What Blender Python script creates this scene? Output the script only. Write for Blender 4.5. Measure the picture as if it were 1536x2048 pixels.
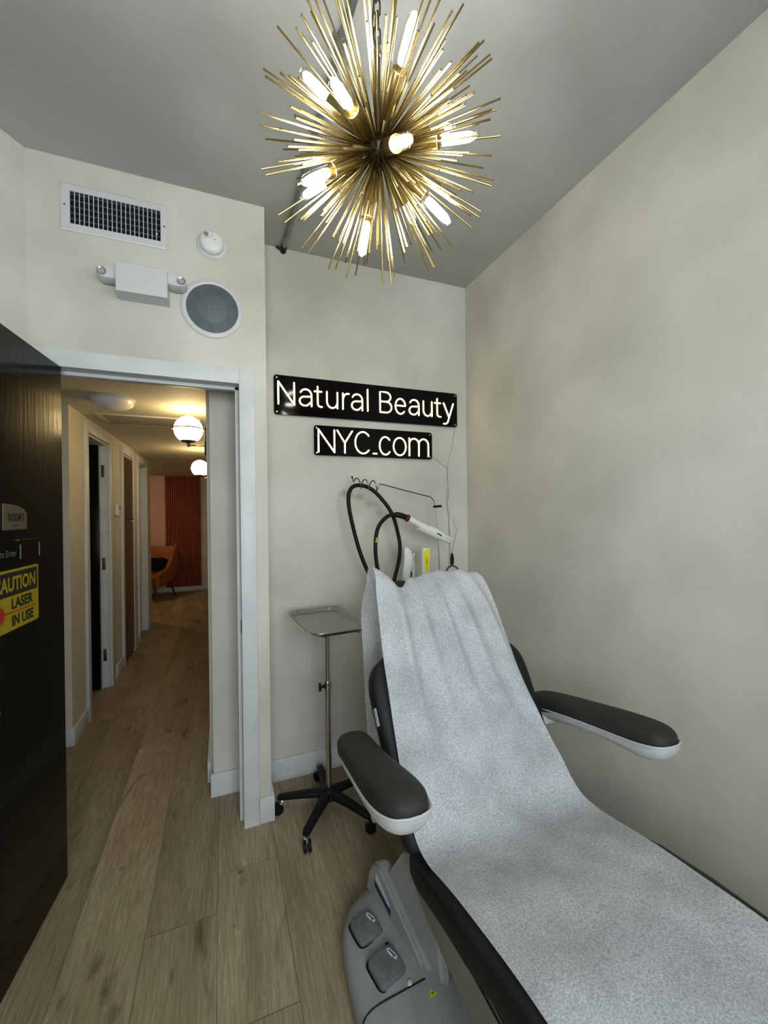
import bpy, bmesh, math, random
from mathutils import Vector, Matrix
from math import sin, cos, pi, radians

for o in list(bpy.data.objects):
    bpy.data.objects.remove(o, do_unlink=True)
SC = bpy.context.scene
COL = SC.collection

# ------------------------------------------------------------------ camera
YAW, PITCH, ROLL, CAMH, FPX = 0.3752, -0.003, -0.0114, 1.4447, 822.3
fw = Vector((sin(YAW)*cos(PITCH), cos(YAW)*cos(PITCH), sin(PITCH)))
r0 = Vector((cos(YAW), -sin(YAW), 0)); u0 = r0.cross(fw)
rt = r0*cos(ROLL) + u0*sin(ROLL); up = -r0*sin(ROLL) + u0*cos(ROLL)
cam_data = bpy.data.cameras.new('camera'); cam = bpy.data.objects.new('camera', cam_data); COL.objects.link(cam)
M = Matrix((rt, up, -fw)).transposed().to_4x4(); M.translation = Vector((0, 0, CAMH)); cam.matrix_world = M
cam_data.sensor_fit = 'VERTICAL'; cam_data.sensor_height = 36.0; cam_data.lens = 36.0*FPX/2048.0
cam_data.clip_start = 0.02; cam_data.clip_end = 100
SC.camera = cam

# ------------------------------------------------------------------ view, world, added fill light
SC.view_settings.view_transform = 'Standard'
SC.view_settings.look = 'None'
SC.view_settings.exposure = 0.03
SC.view_settings.gamma = 1.0
SC.view_settings.use_curve_mapping = False
W = bpy.data.worlds.new('world'); SC.world = W; W.use_nodes = True
bg = W.node_tree.nodes['Background']; bg.inputs[0].default_value = (0.62, 0.78, 1.0, 1); bg.inputs[1].default_value = 0.5
BULB_POWER = 110.0          # emission strength of the chandelier filaments
SCONCE_POWER = 19.0
NEON_POWER = 5.5
FILL_POWER = 80.0
dl = bpy.data.lights.new('rear_fill_light', 'AREA'); dl.shape = 'RECTANGLE'; dl.size = 1.5; dl.size_y = 1.35
dl.energy = FILL_POWER; dl.color = (0.86, 0.93, 1.0)
dlo = bpy.data.objects.new('rear_fill_light', dl); COL.objects.link(dlo)
dlo.location = (0.1, -1.42, 1.65); dlo.rotation_euler = (radians(90), 0, radians(180))   # added fill light outside an unseen rear window, shining in
dlo.rotation_euler = Vector((0, 1, 0)).to_track_quat('-Z', 'Z').to_euler()

# ------------------------------------------------------------------ materials
def mat(name, col, rough=0.5, metal=0.0, spec=0.5, emit=None, es=0.0, coat=0.0):
    m = bpy.data.materials.new(name); m.use_nodes = True
    b = m.node_tree.nodes['Principled BSDF']
    b.inputs['Base Color'].default_value = (*col, 1); b.inputs['Roughness'].default_value = rough
    b.inputs['Metallic'].default_value = metal; b.inputs['Specular IOR Level'].default_value = spec
    b.inputs['Coat Weight'].default_value = coat
    if emit:
        b.inputs['Emission Color'].default_value = (*emit, 1); b.inputs['Emission Strength'].default_value = es
    return m
def N(m, t, **kw):
    n = m.node_tree.nodes.new(t)
    for k, v in kw.items():
        if k in n.inputs.keys() if hasattr(n.inputs, 'keys') else False: n.inputs[k].default_value = v
        else: setattr(n, k, v)
    return n
def L(m, a, b): m.node_tree.links.new(a, b)
def noisy(m, c1, c2, scale=4.0, detail=4.0, bump=0.0, bscale=None, stretch=(1, 1, 1), lo=0.35, hi=0.65):
    """object-space noise between two colours of the same paint or stuff, plus an optional fine bump"""
    b = m.node_tree.nodes['Principled BSDF']
    g = N(m, 'ShaderNodeNewGeometry'); mp = N(m, 'ShaderNodeMapping'); mp.inputs['Scale'].default_value = stretch
    L(m, g.outputs['Position'], mp.inputs['Vector'])
    n = N(m, 'ShaderNodeTexNoise'); n.inputs['Scale'].default_value = scale; n.inputs['Detail'].default_value = detail
    L(m, mp.outputs[0], n.inputs['Vector'])
    r = N(m, 'ShaderNodeValToRGB'); r.color_ramp.elements[0].position = lo; r.color_ramp.elements[1].position = hi
    r.color_ramp.elements[0].color = (*c1, 1); r.color_ramp.elements[1].color = (*c2, 1)
    L(m, n.outputs['Fac'], r.inputs[0]); L(m, r.outputs[0], b.inputs['Base Color'])
    if bump:
        n2 = N(m, 'ShaderNodeTexNoise'); n2.inputs['Scale'].default_value = bscale or scale*20; n2.inputs['Detail'].default_value = 3
        L(m, mp.outputs[0], n2.inputs['Vector'])
        bp = N(m, 'ShaderNodeBump'); bp.inputs['Strength'].default_value = bump; bp.inputs['Distance'].default_value = 0.002
        L(m, n2.outputs['Fac'], bp.inputs['Height']); L(m, bp.outputs[0], b.inputs['Normal'])
    return m

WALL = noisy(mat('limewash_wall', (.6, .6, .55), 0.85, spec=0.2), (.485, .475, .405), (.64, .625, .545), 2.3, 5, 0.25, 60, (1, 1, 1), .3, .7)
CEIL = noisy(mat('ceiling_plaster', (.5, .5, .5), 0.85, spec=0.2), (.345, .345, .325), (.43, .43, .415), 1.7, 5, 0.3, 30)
def dark_patches(m, spots, col, fac=.5):
    """irregular darker patches with a place and shape of their own: (x, y, z, rx, ry, rz)"""
    nt = m.node_tree; b = nt.nodes['Principled BSDF']; src = b.inputs['Base Color'].links[0].from_socket
    g = nt.nodes.new('ShaderNodeNewGeometry'); n = nt.nodes.new('ShaderNodeTexNoise'); n.inputs['Scale'].default_value = 26; n.inputs['Detail'].default_value = 5
    nt.links.new(g.outputs['Position'], n.inputs['Vector'])
    for x, y, z, rx, ry, rz, f in spots:
        a = nt.nodes.new('ShaderNodeVectorMath'); a.operation = 'SUBTRACT'; a.inputs[1].default_value = (x, y, z); nt.links.new(g.outputs['Position'], a.inputs[0])
        d = nt.nodes.new('ShaderNodeVectorMath'); d.operation = 'DIVIDE'; d.inputs[1].default_value = (rx, ry, rz); nt.links.new(a.outputs[0], d.inputs[0])
        l = nt.nodes.new('ShaderNodeVectorMath'); l.operation = 'LENGTH'; nt.links.new(d.outputs[0], l.inputs[0])
        ad = nt.nodes.new('ShaderNodeMath'); ad.operation = 'MULTIPLY_ADD'; ad.inputs[1].default_value = 1.6; nt.links.new(n.outputs['Fac'], ad.inputs[0]); nt.links.new(l.outputs['Value'], ad.inputs[2])
        mr = nt.nodes.new('ShaderNodeMapRange'); mr.interpolation_type = 'SMOOTHSTEP'; mr.inputs[1].default_value = 1.9; mr.inputs[2].default_value = .75; mr.inputs[3].default_value = 0; mr.inputs[4].default_value = f
        nt.links.new(ad.outputs[0], mr.inputs[0])
        mx = nt.nodes.new('ShaderNodeMix'); mx.data_type = 'RGBA'; mx.blend_type = 'MULTIPLY'; mx.inputs[7].default_value = (*col, 1)
        nt.links.new(mr.outputs[0], mx.inputs[0]); nt.links.new(src, mx.inputs[6]); src = mx.outputs[2]
    nt.links.new(src, b.inputs['Base Color']); return m
WALL_B = WALL.copy(); WALL_B.name = 'limewash_wall_with_dark_patch'
dark_patches(WALL_B, [(.665, 2.271, 1.545, .055, 1, .032, .9), (.735, 2.271, 1.525, .060, 1, .034, .9), (.81, 2.271, 1.485, .050, 1, .034, .7), (.865, 2.271, 1.44, .04, 1, .035, .45)], (.60, .57, .51))  # brownish darker patches on the back wall behind the hose
HWALL = noisy(mat('hall_paint', (.6, .56, .47), 0.7, spec=0.3), (.56, .52, .43), (.62, .58, .49), 3, 4, 0.15, 80)
TRIM = noisy(mat('trim_paint', (.62, .64, .64), 0.45, spec=0.4), (.56, .585, .58), (.63, .65, .645), 7, 4, 0.08, 40)
WHITE_METAL = mat('white_enamel', (.56, .575, .58), 0.4)
WHITE_PLASTIC = mat('white_plastic', (.72, .72, .68), 0.4)
GREY_SHELL = noisy(mat('pale_grey_plastic', (.5, .51, .5), 0.45), (.46, .47, .465), (.50, .51, .505), 20, 3, 0.1, 900)
BASE_GREY = noisy(mat('mid_grey_plastic', (.32, .33, .33), 0.5), (.29, .30, .30), (.34, .35, .35), 12, 3, 0.15, 900)
PEDAL_GREY = noisy(mat('pedal_rubber', (.12, .125, .125), 0.75), (.11, .115, .115), (.16, .165, .165), 40, 2, 0.3, 700)
VINYL = noisy(mat('black_vinyl', (.02, .021, .021), 0.5, spec=.22), (.008, .009, .0092), (.013, .014, .014), 6, 2, 0.15, 700)
PAD = noisy(mat('charcoal_armrest_pad', (.05, .048, .043), 0.6, spec=.3), (.021, .020, .0172), (.027, .0255, .0215), 10, 2, 0.15, 900)
BLACK = mat('black_plastic', (.006, .006, .0065), 0.45, spec=.2)
RUBBER = mat('black_rubber', (.006, .006, .0065), 0.6, spec=.2)
BLACK_ACRYLIC = mat('black_acrylic', (.002, .002, .002), 0.06, spec=.14)
CHROME = mat('chrome', (.62, .61, .57), 0.18, 1.0)
NICKEL = mat('satin_nickel_rod', (.20, .19, .16), 0.38, 1.0)
STEEL = noisy(mat('stainless_steel', (.55, .54, .5), 0.27, 1.0), (.30, .295, .27), (.40, .39, .36), 5, 3, 0, 0, (1, 30, 1))
GALV = noisy(mat('galvanised_conduit', (.3, .31, .31), 0.4, 0.85), (.22, .23, .23), (.34, .35, .35), 14, 4)
BRASS = noisy(mat('brushed_brass', (.6, .45, .15), 0.27, 1.0), (.30, .23, .09), (.42, .33, .14), 9, 2)
BRASS_DARK = mat('dark_bronze', (.10, .075, .045), 0.45, 0.8)
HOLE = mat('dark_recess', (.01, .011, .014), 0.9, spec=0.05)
DOORBLK = noisy(mat('black_door_paint', (.003, .003, .003), 0.14, spec=0.15), (.002, .002, .002), (.003, .003, .003), 3, 2, .28, 45, (1, 1, .06))
DARKWOOD = noisy(mat('dark_brown_door', (.10, .06, .03), 0.3), (.045, .024, .010), (.07, .038, .016), 5, 4, 0, 0, (6, 6, .5))
SLAT = noisy(mat('walnut_slat', (.17, .06, .03), 0.5, spec=.15), (.25, .048, .009), (.36, .072, .014), 9, 4, 0, 0, (3, 3, .4))
LEATHER = noisy(mat('orange_leather', (.42, .12, .025), 0.5), (.24, .065, .012), (.32, .09, .018), 8, 3, 0.15, 150)
DKLEG = mat('dark_wood_leg', (.04, .015, .008), 0.45)
SPK = noisy(mat('speaker_mesh', (.13, .15, .16), 0.6), (.075, .09, .098), (.095, .11, .12), 30, 2, 0.2, 1500)
SPK2 = mat('speaker_mesh_over_cone', (.11, .125, .135), 0.6)
CONE = mat('speaker_cone', (.10, .115, .125), 0.6)
SIGN_Y = mat('sign_yellow', (.32, .25, .006), 0.45, spec=.3)
SIGN_K = mat('sign_black_ink', (.008, .006, .008), 0.5)
SIGN_R = mat('sign_red_ink', (.38, .006, .006), 0.5)
PLATE = noisy(mat('bronze_plate', (.36, .30, .20), 0.45, 0.3), (.10, .082, .052), (.13, .105, .07), 20, 3)
INKGREY = mat('faint_grey_ink', (.14, .14, .13), 0.6)
YELLOW = mat('yellow_label', (.75, .68, .01), 0.4)
YTAPE = mat('yellow_tape', (.42, .38, .05), 0.5)
PURPLE = mat('plum_plastic', (.09, .008, .04), 0.35)
BLUELBL = mat('blue_label', (.01, .012, .06), 0.4)
LABEL = mat('white_label', (.62, .63, .68), 0.5)
CLEARPL = mat('frosted_tip', (.62, .63, .60), 0.3)
DOME = mat('frosted_glass_dome', (.72, .68, .68), 0.25)
WIRE = mat('silver_wire', (.30, .28, .25), 0.45)
PINK_LIT = noisy(mat('pink_lit_wall', (.62, .40, .33), 0.8), (.58, .37, .30), (.64, .42, .35), 3, 3)

def emission(name, col, s, edge=None):
    m = bpy.data.materials.new(name); m.use_nodes = True; nt = m.node_tree; nt.nodes.clear()
    e = nt.nodes.new('ShaderNodeEmission'); e.inputs[0].default_value = (*col, 1); e.inputs[1].default_value = s
    o = nt.nodes.new('ShaderNodeOutputMaterial'); nt.links.new(e.outputs[0], o.inputs[0])
    return m
GLOW = emission('bulb_filament_glow', (1.0, .97, .90), BULB_POWER)
SGLOW = emission('sconce_globe_glow', (1.0, .74, .36), SCONCE_POWER)
NEON = emission('warm_led_tube', (1.0, .74, .38), NEON_POWER)

def glass_mat(name, tint=(1, 1, 1), ref=0.12):
    m = bpy.data.materials.new(name); m.use_nodes = True; nt = m.node_tree; nt.nodes.clear()
    t = nt.nodes.new('ShaderNodeBsdfTransparent'); t.inputs[0].default_value = (*tint, 1)
    g = nt.nodes.new('ShaderNodeBsdfGlossy'); g.inputs['Roughness'].default_value = 0.05
    f = nt.nodes.new('ShaderNodeFresnel'); f.inputs[0].default_value = 1.45
    mx = nt.nodes.new('ShaderNodeMixShader'); o = nt.nodes.new('ShaderNodeOutputMaterial')
    k = nt.nodes.new('ShaderNodeMath'); k.operation = 'MULTIPLY'; k.inputs[1].default_value = .35; nt.links.new(f.outputs[0], k.inputs[0]); nt.links.new(k.outputs[0], mx.inputs[0]); nt.links.new(t.outputs[0], mx.inputs[1]); nt.links.new(g.outputs[0], mx.inputs[2])
    nt.links.new(mx.outputs[0], o.inputs[0])
    return m
GLASS = glass_mat('clear_bulb_glass', (.96, .97, .97))

def paper_mat():
    m = bpy.data.materials.new('crepe_exam_paper'); m.use_nodes = True; nt = m.node_tree; nt.nodes.clear()
    g = nt.nodes.new('ShaderNodeNewGeometry')
    n = nt.nodes.new('ShaderNodeTexNoise'); n.inputs['Scale'].default_value = 240; n.inputs['Detail'].default_value = 3; n.inputs['Roughness'].default_value = .7
    nt.links.new(g.outputs['Position'], n.inputs['Vector'])
    n2 = nt.nodes.new('ShaderNodeTexNoise'); n2.inputs['Scale'].default_value = 9; n2.inputs['Detail'].default_value = 4
    nt.links.new(g.outputs['Position'], n2.inputs['Vector'])
    r = nt.nodes.new('ShaderNodeValToRGB'); r.color_ramp.elements[0].position = .36; r.color_ramp.elements[1].position = .64
    r.color_ramp.elements[0].color = (.50, .53, .565, 1); r.color_ramp.elements[1].color = (.90, .925, .945, 1)
    nt.links.new(n.outputs['Fac'], r.inputs[0])
    d = nt.nodes.new('ShaderNodeBsdfDiffuse'); t = nt.nodes.new('ShaderNodeBsdfTranslucent')
    nt.links.new(r.outputs[0], d.inputs[0]); nt.links.new(r.outputs[0], t.inputs[0])
    bp = nt.nodes.new('ShaderNodeBump'); bp.inputs['Strength'].default_value = .35; bp.inputs['Distance'].default_value = .0015
    nt.links.new(n.outputs['Fac'], bp.inputs['Height']); nt.links.new(bp.outputs[0], d.inputs['Normal'])
    mx = nt.nodes.new('ShaderNodeMixShader'); mx.inputs[0].default_value = .28
    nt.links.new(d.outputs[0], mx.inputs[1]); nt.links.new(t.outputs[0], mx.inputs[2])
    tr = nt.nodes.new('ShaderNodeBsdfTransparent')
    mr = nt.nodes.new('ShaderNodeMapRange'); mr.inputs[1].default_value = .3; mr.inputs[2].default_value = .7; mr.inputs[3].default_value = .30; mr.inputs[4].default_value = .06
    nt.links.new(n2.outputs['Fac'], mr.inputs[0])
    m2 = nt.nodes.new('ShaderNodeMixShader'); nt.links.new(mr.outputs[0], m2.inputs[0])
    nt.links.new(mx.outputs[0], m2.inputs[1]); nt.links.new(tr.outputs[0], m2.inputs[2])
    o = nt.nodes.new('ShaderNodeOutputMaterial'); nt.links.new(m2.outputs[0], o.inputs[0])
    return m
PAPER = paper_mat()

def oak_mat():
    m = bpy.data.materials.new('pale_oak_plank'); m.use_nodes = True; nt = m.node_tree
    b = nt.nodes['Principled BSDF']; b.inputs['Roughness'].default_value = .55; b.inputs['Specular IOR Level'].default_value = .3
    def nd(t, **k):
        n = nt.nodes.new(t)
        for a, v in k.items(): n.inputs[a].default_value = v
        return n
    at = nd('ShaderNodeAttribute'); at.attribute_name = 'plank'
    g = nd('ShaderNodeNewGeometry')
    sh = nd('ShaderNodeVectorMath'); sh.operation = 'SCALE'; sh.inputs[3].default_value = 37.0
    nt.links.new(at.outputs['Color'], sh.inputs[0])
    ad = nd('ShaderNodeVectorMath'); ad.operation = 'ADD'; nt.links.new(g.outputs['Position'], ad.inputs[0]); nt.links.new(sh.outputs[0], ad.inputs[1])
    def noise(sc, sx, sy, det=4, dist=0):
        mp = nd('ShaderNodeMapping'); mp.inputs['Scale'].default_value = (sx, sy, 1); nt.links.new(ad.outputs[0], mp.inputs['Vector'])
        n = nd('ShaderNodeTexNoise'); n.inputs['Scale'].default_value = sc; n.inputs['Detail'].default_value = det; n.inputs['Distortion'].default_value = dist
        nt.links.new(mp.outputs[0], n.inputs['Vector']); return n
    tone = noise(1.0, 7, 1.3, 4, .6); grain = noise(1.0, 160, 9, 4, .3); blot = noise(1.0, 5, 2.2, 3, 1.2); cath = noise(1.0, 9, .9, 1, 1.6)
    r1 = nd('ShaderNodeValToRGB'); r1.color_ramp.elements[0].position = .3; r1.color_ramp.elements[1].position = .7
    r1.color_ramp.elements[0].color = (.245, .195, .125, 1); r1.color_ramp.elements[1].color = (.37, .31, .215, 1)
    nt.links.new(tone.outputs['Fac'], r1.inputs[0])
    def mul(a, bsock, f=1.0):
        x = nd('ShaderNodeMix'); x.data_type = 'RGBA'; x.blend_type = 'MULTIPLY'; x.inputs[0].default_value = f
        nt.links.new(a, x.inputs[6]); nt.links.new(bsock, x.inputs[7]); return x.outputs[2]
    def ramp(src, p0, c0, p1, c1):
        r = nd('ShaderNodeValToRGB'); r.color_ramp.elements[0].position = p0; r.color_ramp.elements[1].position = p1
        r.color_ramp.elements[0].color = (c0[0], c0[1], c0[2], 1); r.color_ramp.elements[1].color = (c1[0], c1[1], c1[2], 1)
        nt.links.new(src, r.inputs[0]); return r.outputs[0]
    c = mul(r1.outputs[0], ramp(grain.outputs['Fac'], .38, (.80, .78, .74), .6, (1.04, 1.04, 1.04)))
    # grain rings: bands of the slow noise
    sn = nd('ShaderNodeMath'); sn.operation = 'MULTIPLY'; sn.inputs[1].default_value = 95; nt.links.new(cath.outputs['Fac'], sn.inputs[0])
    s2 = nd('ShaderNodeMath'); s2.operation = 'SINE'; nt.links.new(sn.outputs[0], s2.inputs[0])
    c = mul(c, ramp(s2.outputs[0], -0.2, (.93, .92, .90), .9, (1.03, 1.03, 1.03)))
    c = mul(c, ramp(blot.outputs['Fac'], .27, (.42, .40, .38), .37, (1, 1, 1)))
    tint = ramp(at.outputs['Fac'], 0, (.80, .78, .74), 1, (1.22, 1.22, 1.20))
    c = mul(c, tint)
    nt.links.new(c, b.inputs['Base Color'])
    bp = nd('ShaderNodeBump'); bp.inputs['Strength'].default_value = .25; bp.inputs['Distance'].default_value = .001
    nt.links.new(grain.outputs['Fac'], bp.inputs['Height']); nt.links.new(bp.outputs[0], b.inputs['Normal'])
    return m
OAK = oak_mat()
dark_patches(OAK, [(-.388, 1.56, 0, .026, .05, 1, .75), (-.345, 1.475, 0, .028, .055, 1, .8), (-.305, 1.39, 0, .030, .05, 1, .75), (.054, 1.752, 0, .018, .014, 1, 1.0), (.06, 1.71, 0, .03, .03, 1, .4), (-.397, 1.949, 0, .018, .02, 1, .7), (-.163, 1.435, 0, .008, .035, 1, .8), (-.463, 1.486, 0, .014, .03, 1, .6), (.022, 1.531, 0, .006, .007, 1, .9), (.264, 1.602, 0, .03, .06, 1, .35), (-.572, 1.94, 0, .022, .035, 1, .5), (-.30, 4.2, 0, .05, .05, 1, .6), (-.6, 3.2, 0, .03, .06, 1, .5)], (.36, .36, .38))

# ------------------------------------------------------------------ mesh helpers
ORIG = {}
def basis(d):
    d = Vector(d).normalized(); a = Vector((0, 0, 1)) if abs(d.z) < .9 else Vector((1, 0, 0))
    x = a.cross(d).normalized(); return x, d.cross(x).normalized(), d
class MB:
    def __init__(s): s.bm = bmesh.new()
    def face(s, vs):
        try: return s.bm.faces.new(vs)
        except ValueError: return None
    def v(s, p): return s.bm.verts.new(Vector(p))
    def box(s, a, b, bev=0.0, seg=2):
        x0, y0, z0 = [min(a[i], b[i]) for i in range(3)]; x1, y1, z1 = [max(a[i], b[i]) for i in range(3)]
        return s.prism([(x0, y0, z0), (x1, y0, z0), (x1, y1, z0), (x0, y1, z0)], (0, 0, z1-z0), bev, seg)
    def prism(s, pts, vec, bev=0.0, seg=2):
        vec = Vector(vec); a = [s.v(p) for p in pts]; b = [s.v(Vector(p)+vec) for p in pts]; n = len(pts)
        fs = [s.face(a[::-1]), s.face(b)] + [s.face((a[i], a[(i+1) % n], b[(i+1) % n], b[i])) for i in range(n)]
        if bev:
            es = {e for f in fs if f for e in f.edges}
            bmesh.ops.bevel(s.bm, geom=list(es), offset=bev, segments=seg, profile=.5, affect='EDGES', clamp_overlap=True)
        return s
    def loft(s, loops, caps=(True, True), closed=False):
        R = [[s.v(p) for p in lp] for lp in loops]; n = len(R[0]); m = len(R)
        for i in range(m if closed else m-1):
            A, B = R[i], R[(i+1) % m]
            for j in range(n): s.face((A[j], A[(j+1) % n], B[(j+1) % n], B[j]))
        if not closed:
            if caps[0]: s.face(R[0][::-1])
            if caps[1]: s.face(R[-1])
        return s
    def cyl(s, p0, p1, r, r1=None, seg=16):
        r1 = r if r1 is None else r1; x, y, d = basis(Vector(p1)-Vector(p0))
        lp = lambda p, q: [Vector(p)+x*(q*cos(2*pi*k/seg))+y*(q*sin(2*pi*k/seg)) for k in range(seg)]
        return s.loft([lp(p0, r), lp(p1, r1)])
    def lathe(s, prof, o, axis=(0, 0, 1), seg=32):
        """prof: (radius, height along axis)"""
        x, y, d = basis(axis); o = Vector(o)
        return s.loft([[o+d*h+x*(max(q, 1e-4)*cos(2*pi*k/seg))+y*(max(q, 1e-4)*sin(2*pi*k/seg)) for k in range(seg)] for q, h in prof])
    def sphere(s, c, r, seg=20, sz=None):
        n = seg//2
        return s.lathe([(r*sin(pi*k/n), -(sz or r)*cos(pi*k/n)) for k in range(n+1)], c, (0, 0, 1), seg)
    def tube(s, path, r, seg=8, closed=False, rr=None):
        P = [Vector(p) for p in path]; n = len(P); loops = []
        t0 = (P[1]-P[0]).normalized(); x, y, _ = basis(t0)
        for i in range(n):
            a = P[(i-1) % n] if (closed or i) else P[0]; b = P[(i+1) % n] if (closed or i < n-1) else P[-1]
            t = (b-a).normalized(); x = (x - t*x.dot(t)).normalized(); y = t.cross(x)
            q = rr[i] if rr else r
            loops.append([P[i]+x*(q*cos(2*pi*k/seg))+y*(q*sin(2*pi*k/seg)) for k in range(seg)])
        return s.loft(loops, closed=closed)
    def stroke(s, path, r, seg=8):
        """tube with round ends"""
        P = [Vector(p) for p in path]; t0 = (P[0]-P[1]).normalized(); t1 = (P[-1]-P[-2]).normalized()
        pre = [P[0]+t0*r*.98, P[0]+t0*r*.7]; post = [P[-1]+t1*r*.7, P[-1]+t1*r*.98]
        Q = pre+P+post; rr = [r*.18, r*.71]+[r]*len(P)+[r*.71, r*.18]
        return s.tube(Q, r, seg, rr=rr)
    def grid(s, rows):
        V = [[s.v(p) for p in r] for r in rows]
        for i in range(len(V)-1):
            for j in range(len(V[0])-1): s.face((V[i][j], V[i][j+1], V[i+1][j+1], V[i+1][j]))
        return s
    def build(s, name, material, parent=None, smooth=40, origin=None):
        bm = s.bm; bmesh.ops.recalc_face_normals(bm, faces=bm.faces[:])
        if parent is not None: o0 = ORIG[parent.name]
        elif origin is not None: o0 = Vector(origin)
        else:
            xs = [v.co for v in bm.verts]
            o0 = Vector(((min(c.x for c in xs)+max(c.x for c in xs))/2, (min(c.y for c in xs)+max(c.y for c in xs))/2, min(c.z for c in xs)))
        for v in bm.verts: v.co -= o0
        me = bpy.data.meshes.new(name); bm.to_mesh(me); bm.free()
        for mm in (material if isinstance(material, (list, tuple)) else [material]): me.materials.append(mm)
        if smooth:
            for p in me.polygons: p.use_smooth = True
            me.set_sharp_from_angle(angle=radians(smooth))
        o = bpy.data.objects.new(name, me); COL.objects.link(o)
        if parent is not None: o.parent = parent
        else: o.location = o0
        ORIG[o.name] = o0.copy()
        return o
def tag(o, label=None, cat=None, group=None, kind=None):
    if label: o['label'] = label
    if cat: o['category'] = cat
    if group: o['group'] = group
    if kind: o['kind'] = kind
    return o
def thing(name, loc, label, cat, group=None):
    o = bpy.data.objects.new(name, None); COL.objects.link(o); o.location = loc; o.empty_display_size = .05
    ORIG[o.name] = Vector(loc); return tag(o, label, cat, group)
def struct(mb, name, material, parent=None):
    o = mb.build(name, material, parent)
    if parent is None: o['kind'] = 'structure'
    return o
def copy_tree(o, parent=None):
    c = o.copy(); COL.objects.link(c); c.parent = parent
    for ch in list(o.children): copy_tree(ch, c)
    return c
def sup(c, x, y, hx, hy, n=28, e=4.0):
    """superellipse loop"""
    c, x, y = Vector(c), Vector(x), Vector(y); out = []
    for k in range(n):
        a = 2*pi*k/n; ca, sa = cos(a), sin(a)
        out.append(c + x*(hx*math.copysign(abs(ca)**(2/e), ca)) + y*(hy*math.copysign(abs(sa)**(2/e), sa)))
    return out
def cat_rom(P, k=6):
    P = [Vector(p) for p in P]; out = []
    for i in range(len(P)-1):
        a = P[max(i-1, 0)]; b = P[i]; c = P[i+1]; d = P[min(i+2, len(P)-1)]
        for j in range(k):
            t = j/k
            out.append(.5*((2*b)+(c-a)*t+(2*a-5*b+4*c-d)*t*t+(3*b-a-3*c+d)*t**3))
    out.append(P[-1]); return out
def smooth_st(st, k=4):
    out = []
    for i in range(len(st)-1):
        a, b, c, d = st[max(i-1, 0)], st[i], st[i+1], st[min(i+2, len(st)-1)]
        for j in range(k):
            t = j/k; q = []
            for n_ in range(len(b)):
                if n_ == 0: q.append(b[0]+(c[0]-b[0])*t); continue
                m0 = (c[n_]-a[n_])*(c[0]-b[0])/((c[0]-a[0]) or 1); m1 = (d[n_]-b[n_])*(c[0]-b[0])/((d[0]-b[0]) or 1)
                q.append((2*t**3-3*t*t+1)*b[n_]+(t**3-2*t*t+t)*m0+(-2*t**3+3*t*t)*c[n_]+(t**3-t*t)*m1)
            out.append(tuple(q))
    out.append(st[-1]); return out
def interp(tab, x):
    if x <= tab[0][0]: return tab[0][1]
    for (a, b), (c, d) in zip(tab, tab[1:]):
        if x <= c: return b+(d-b)*(x-a)/(c-a)
    return tab[-1][1]
def text_mesh(txt, x0, x1, y0, y1, fn, offset=0.0, depth=0.0006):
    """flat lettering squeezed into the box x0..x1, y0..y1; fn maps (x, y, d) to the world"""
    cu = bpy.data.curves.new('lettering', 'FONT'); cu.body = txt; cu.size = 1; cu.offset = offset; cu.resolution_u = 3
    tmp = bpy.data.objects.new('lettering', cu); COL.objects.link(tmp)
    bpy.context.view_layer.update()
    me = tmp.evaluated_get(bpy.context.evaluated_depsgraph_get()).to_mesh()
    xs = [v.co.x for v in me.vertices]; ys = [v.co.y for v in me.vertices]
    ax, bx, ay, by = min(xs), max(xs), min(ys), max(ys)
    mb = MB(); T = lambda c, d: Vector(fn(x0+(c.x-ax)/(bx-ax)*(x1-x0), y0+(c.y-ay)/(by-ay)*(y1-y0), d))
    vs = [mb.v(T(v.co, depth)) for v in me.vertices]
    for p in me.polygons: mb.face([vs[i] for i in p.vertices])
    tmp.evaluated_get(bpy.context.evaluated_depsgraph_get()).to_mesh_clear()
    bpy.data.objects.remove(tmp, do_unlink=True); bpy.data.curves.remove(cu)
    return mb

# ------------------------------------------------------------------ setting: the treatment room
XR, YB, YS, XS, XL, ZC = 1.472, 2.271, 1.995, 0.200, -0.697, 2.872
YR = -1.30                                  # rear wall, behind the camera
LW = Vector((-0.60, -0.80))                 # direction of the slanting wall beside the door
XW = -1.42; YW = YS + LW.y*((XW-XL)/LW.x)
HZ = 2.13; HL, HR = -0.885, -0.055; YH = 3.107; YF = 8.45

# oak floor: one base slab, every plank with its own tone
rnd = random.Random(7)
bm = bmesh.new(); pl = bm.loops.layers.float_color.new('plank')
def quad(x0, y0, x1, y1, z, val):
    f = bm.faces.new([bm.verts.new((x0, y0, z)), bm.verts.new((x1, y0, z)), bm.verts.new((x1, y1, z)), bm.verts.new((x0, y1, z))])
    for lp in f.loops: lp[pl] = val
PW = 0.2305
joints = {-1: [1.60], 0: [1.222, 1.77], -3: [2.01], -2: [2.9], 1: [1.05, 2.6]}
for k in range(-16, 8):
    x0 = -.032+PW*k
    js = list(joints.get(k, [rnd.uniform(.2, 1.6)]))
    y = min(js)
    while y > -1.4: y -= rnd.uniform(1.1, 1.9); js.append(y)
    y = max(js)
    while y < 8.6: y += rnd.uniform(1.1, 1.9); js.append(y)
    js.sort()
    for a, b in zip(js, js[1:]):
        t = rnd.random(); val = (t, rnd.random(), rnd.random(), 1)
        if k == -1: val = ((.22 if a >= 1.5 else .45), rnd.random(), .3, 1)
        if k == 0: val = (.72, rnd.random(), .6, 1)
        quad(x0+.0007, max(a, -1.4)+.0007, x0+PW-.0007, min(b, 8.6)-.0007, 0.0, val)
quad(-4, -1.5, 2, 8.8, -.0025, (.0, .5, .5, 1))
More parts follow.
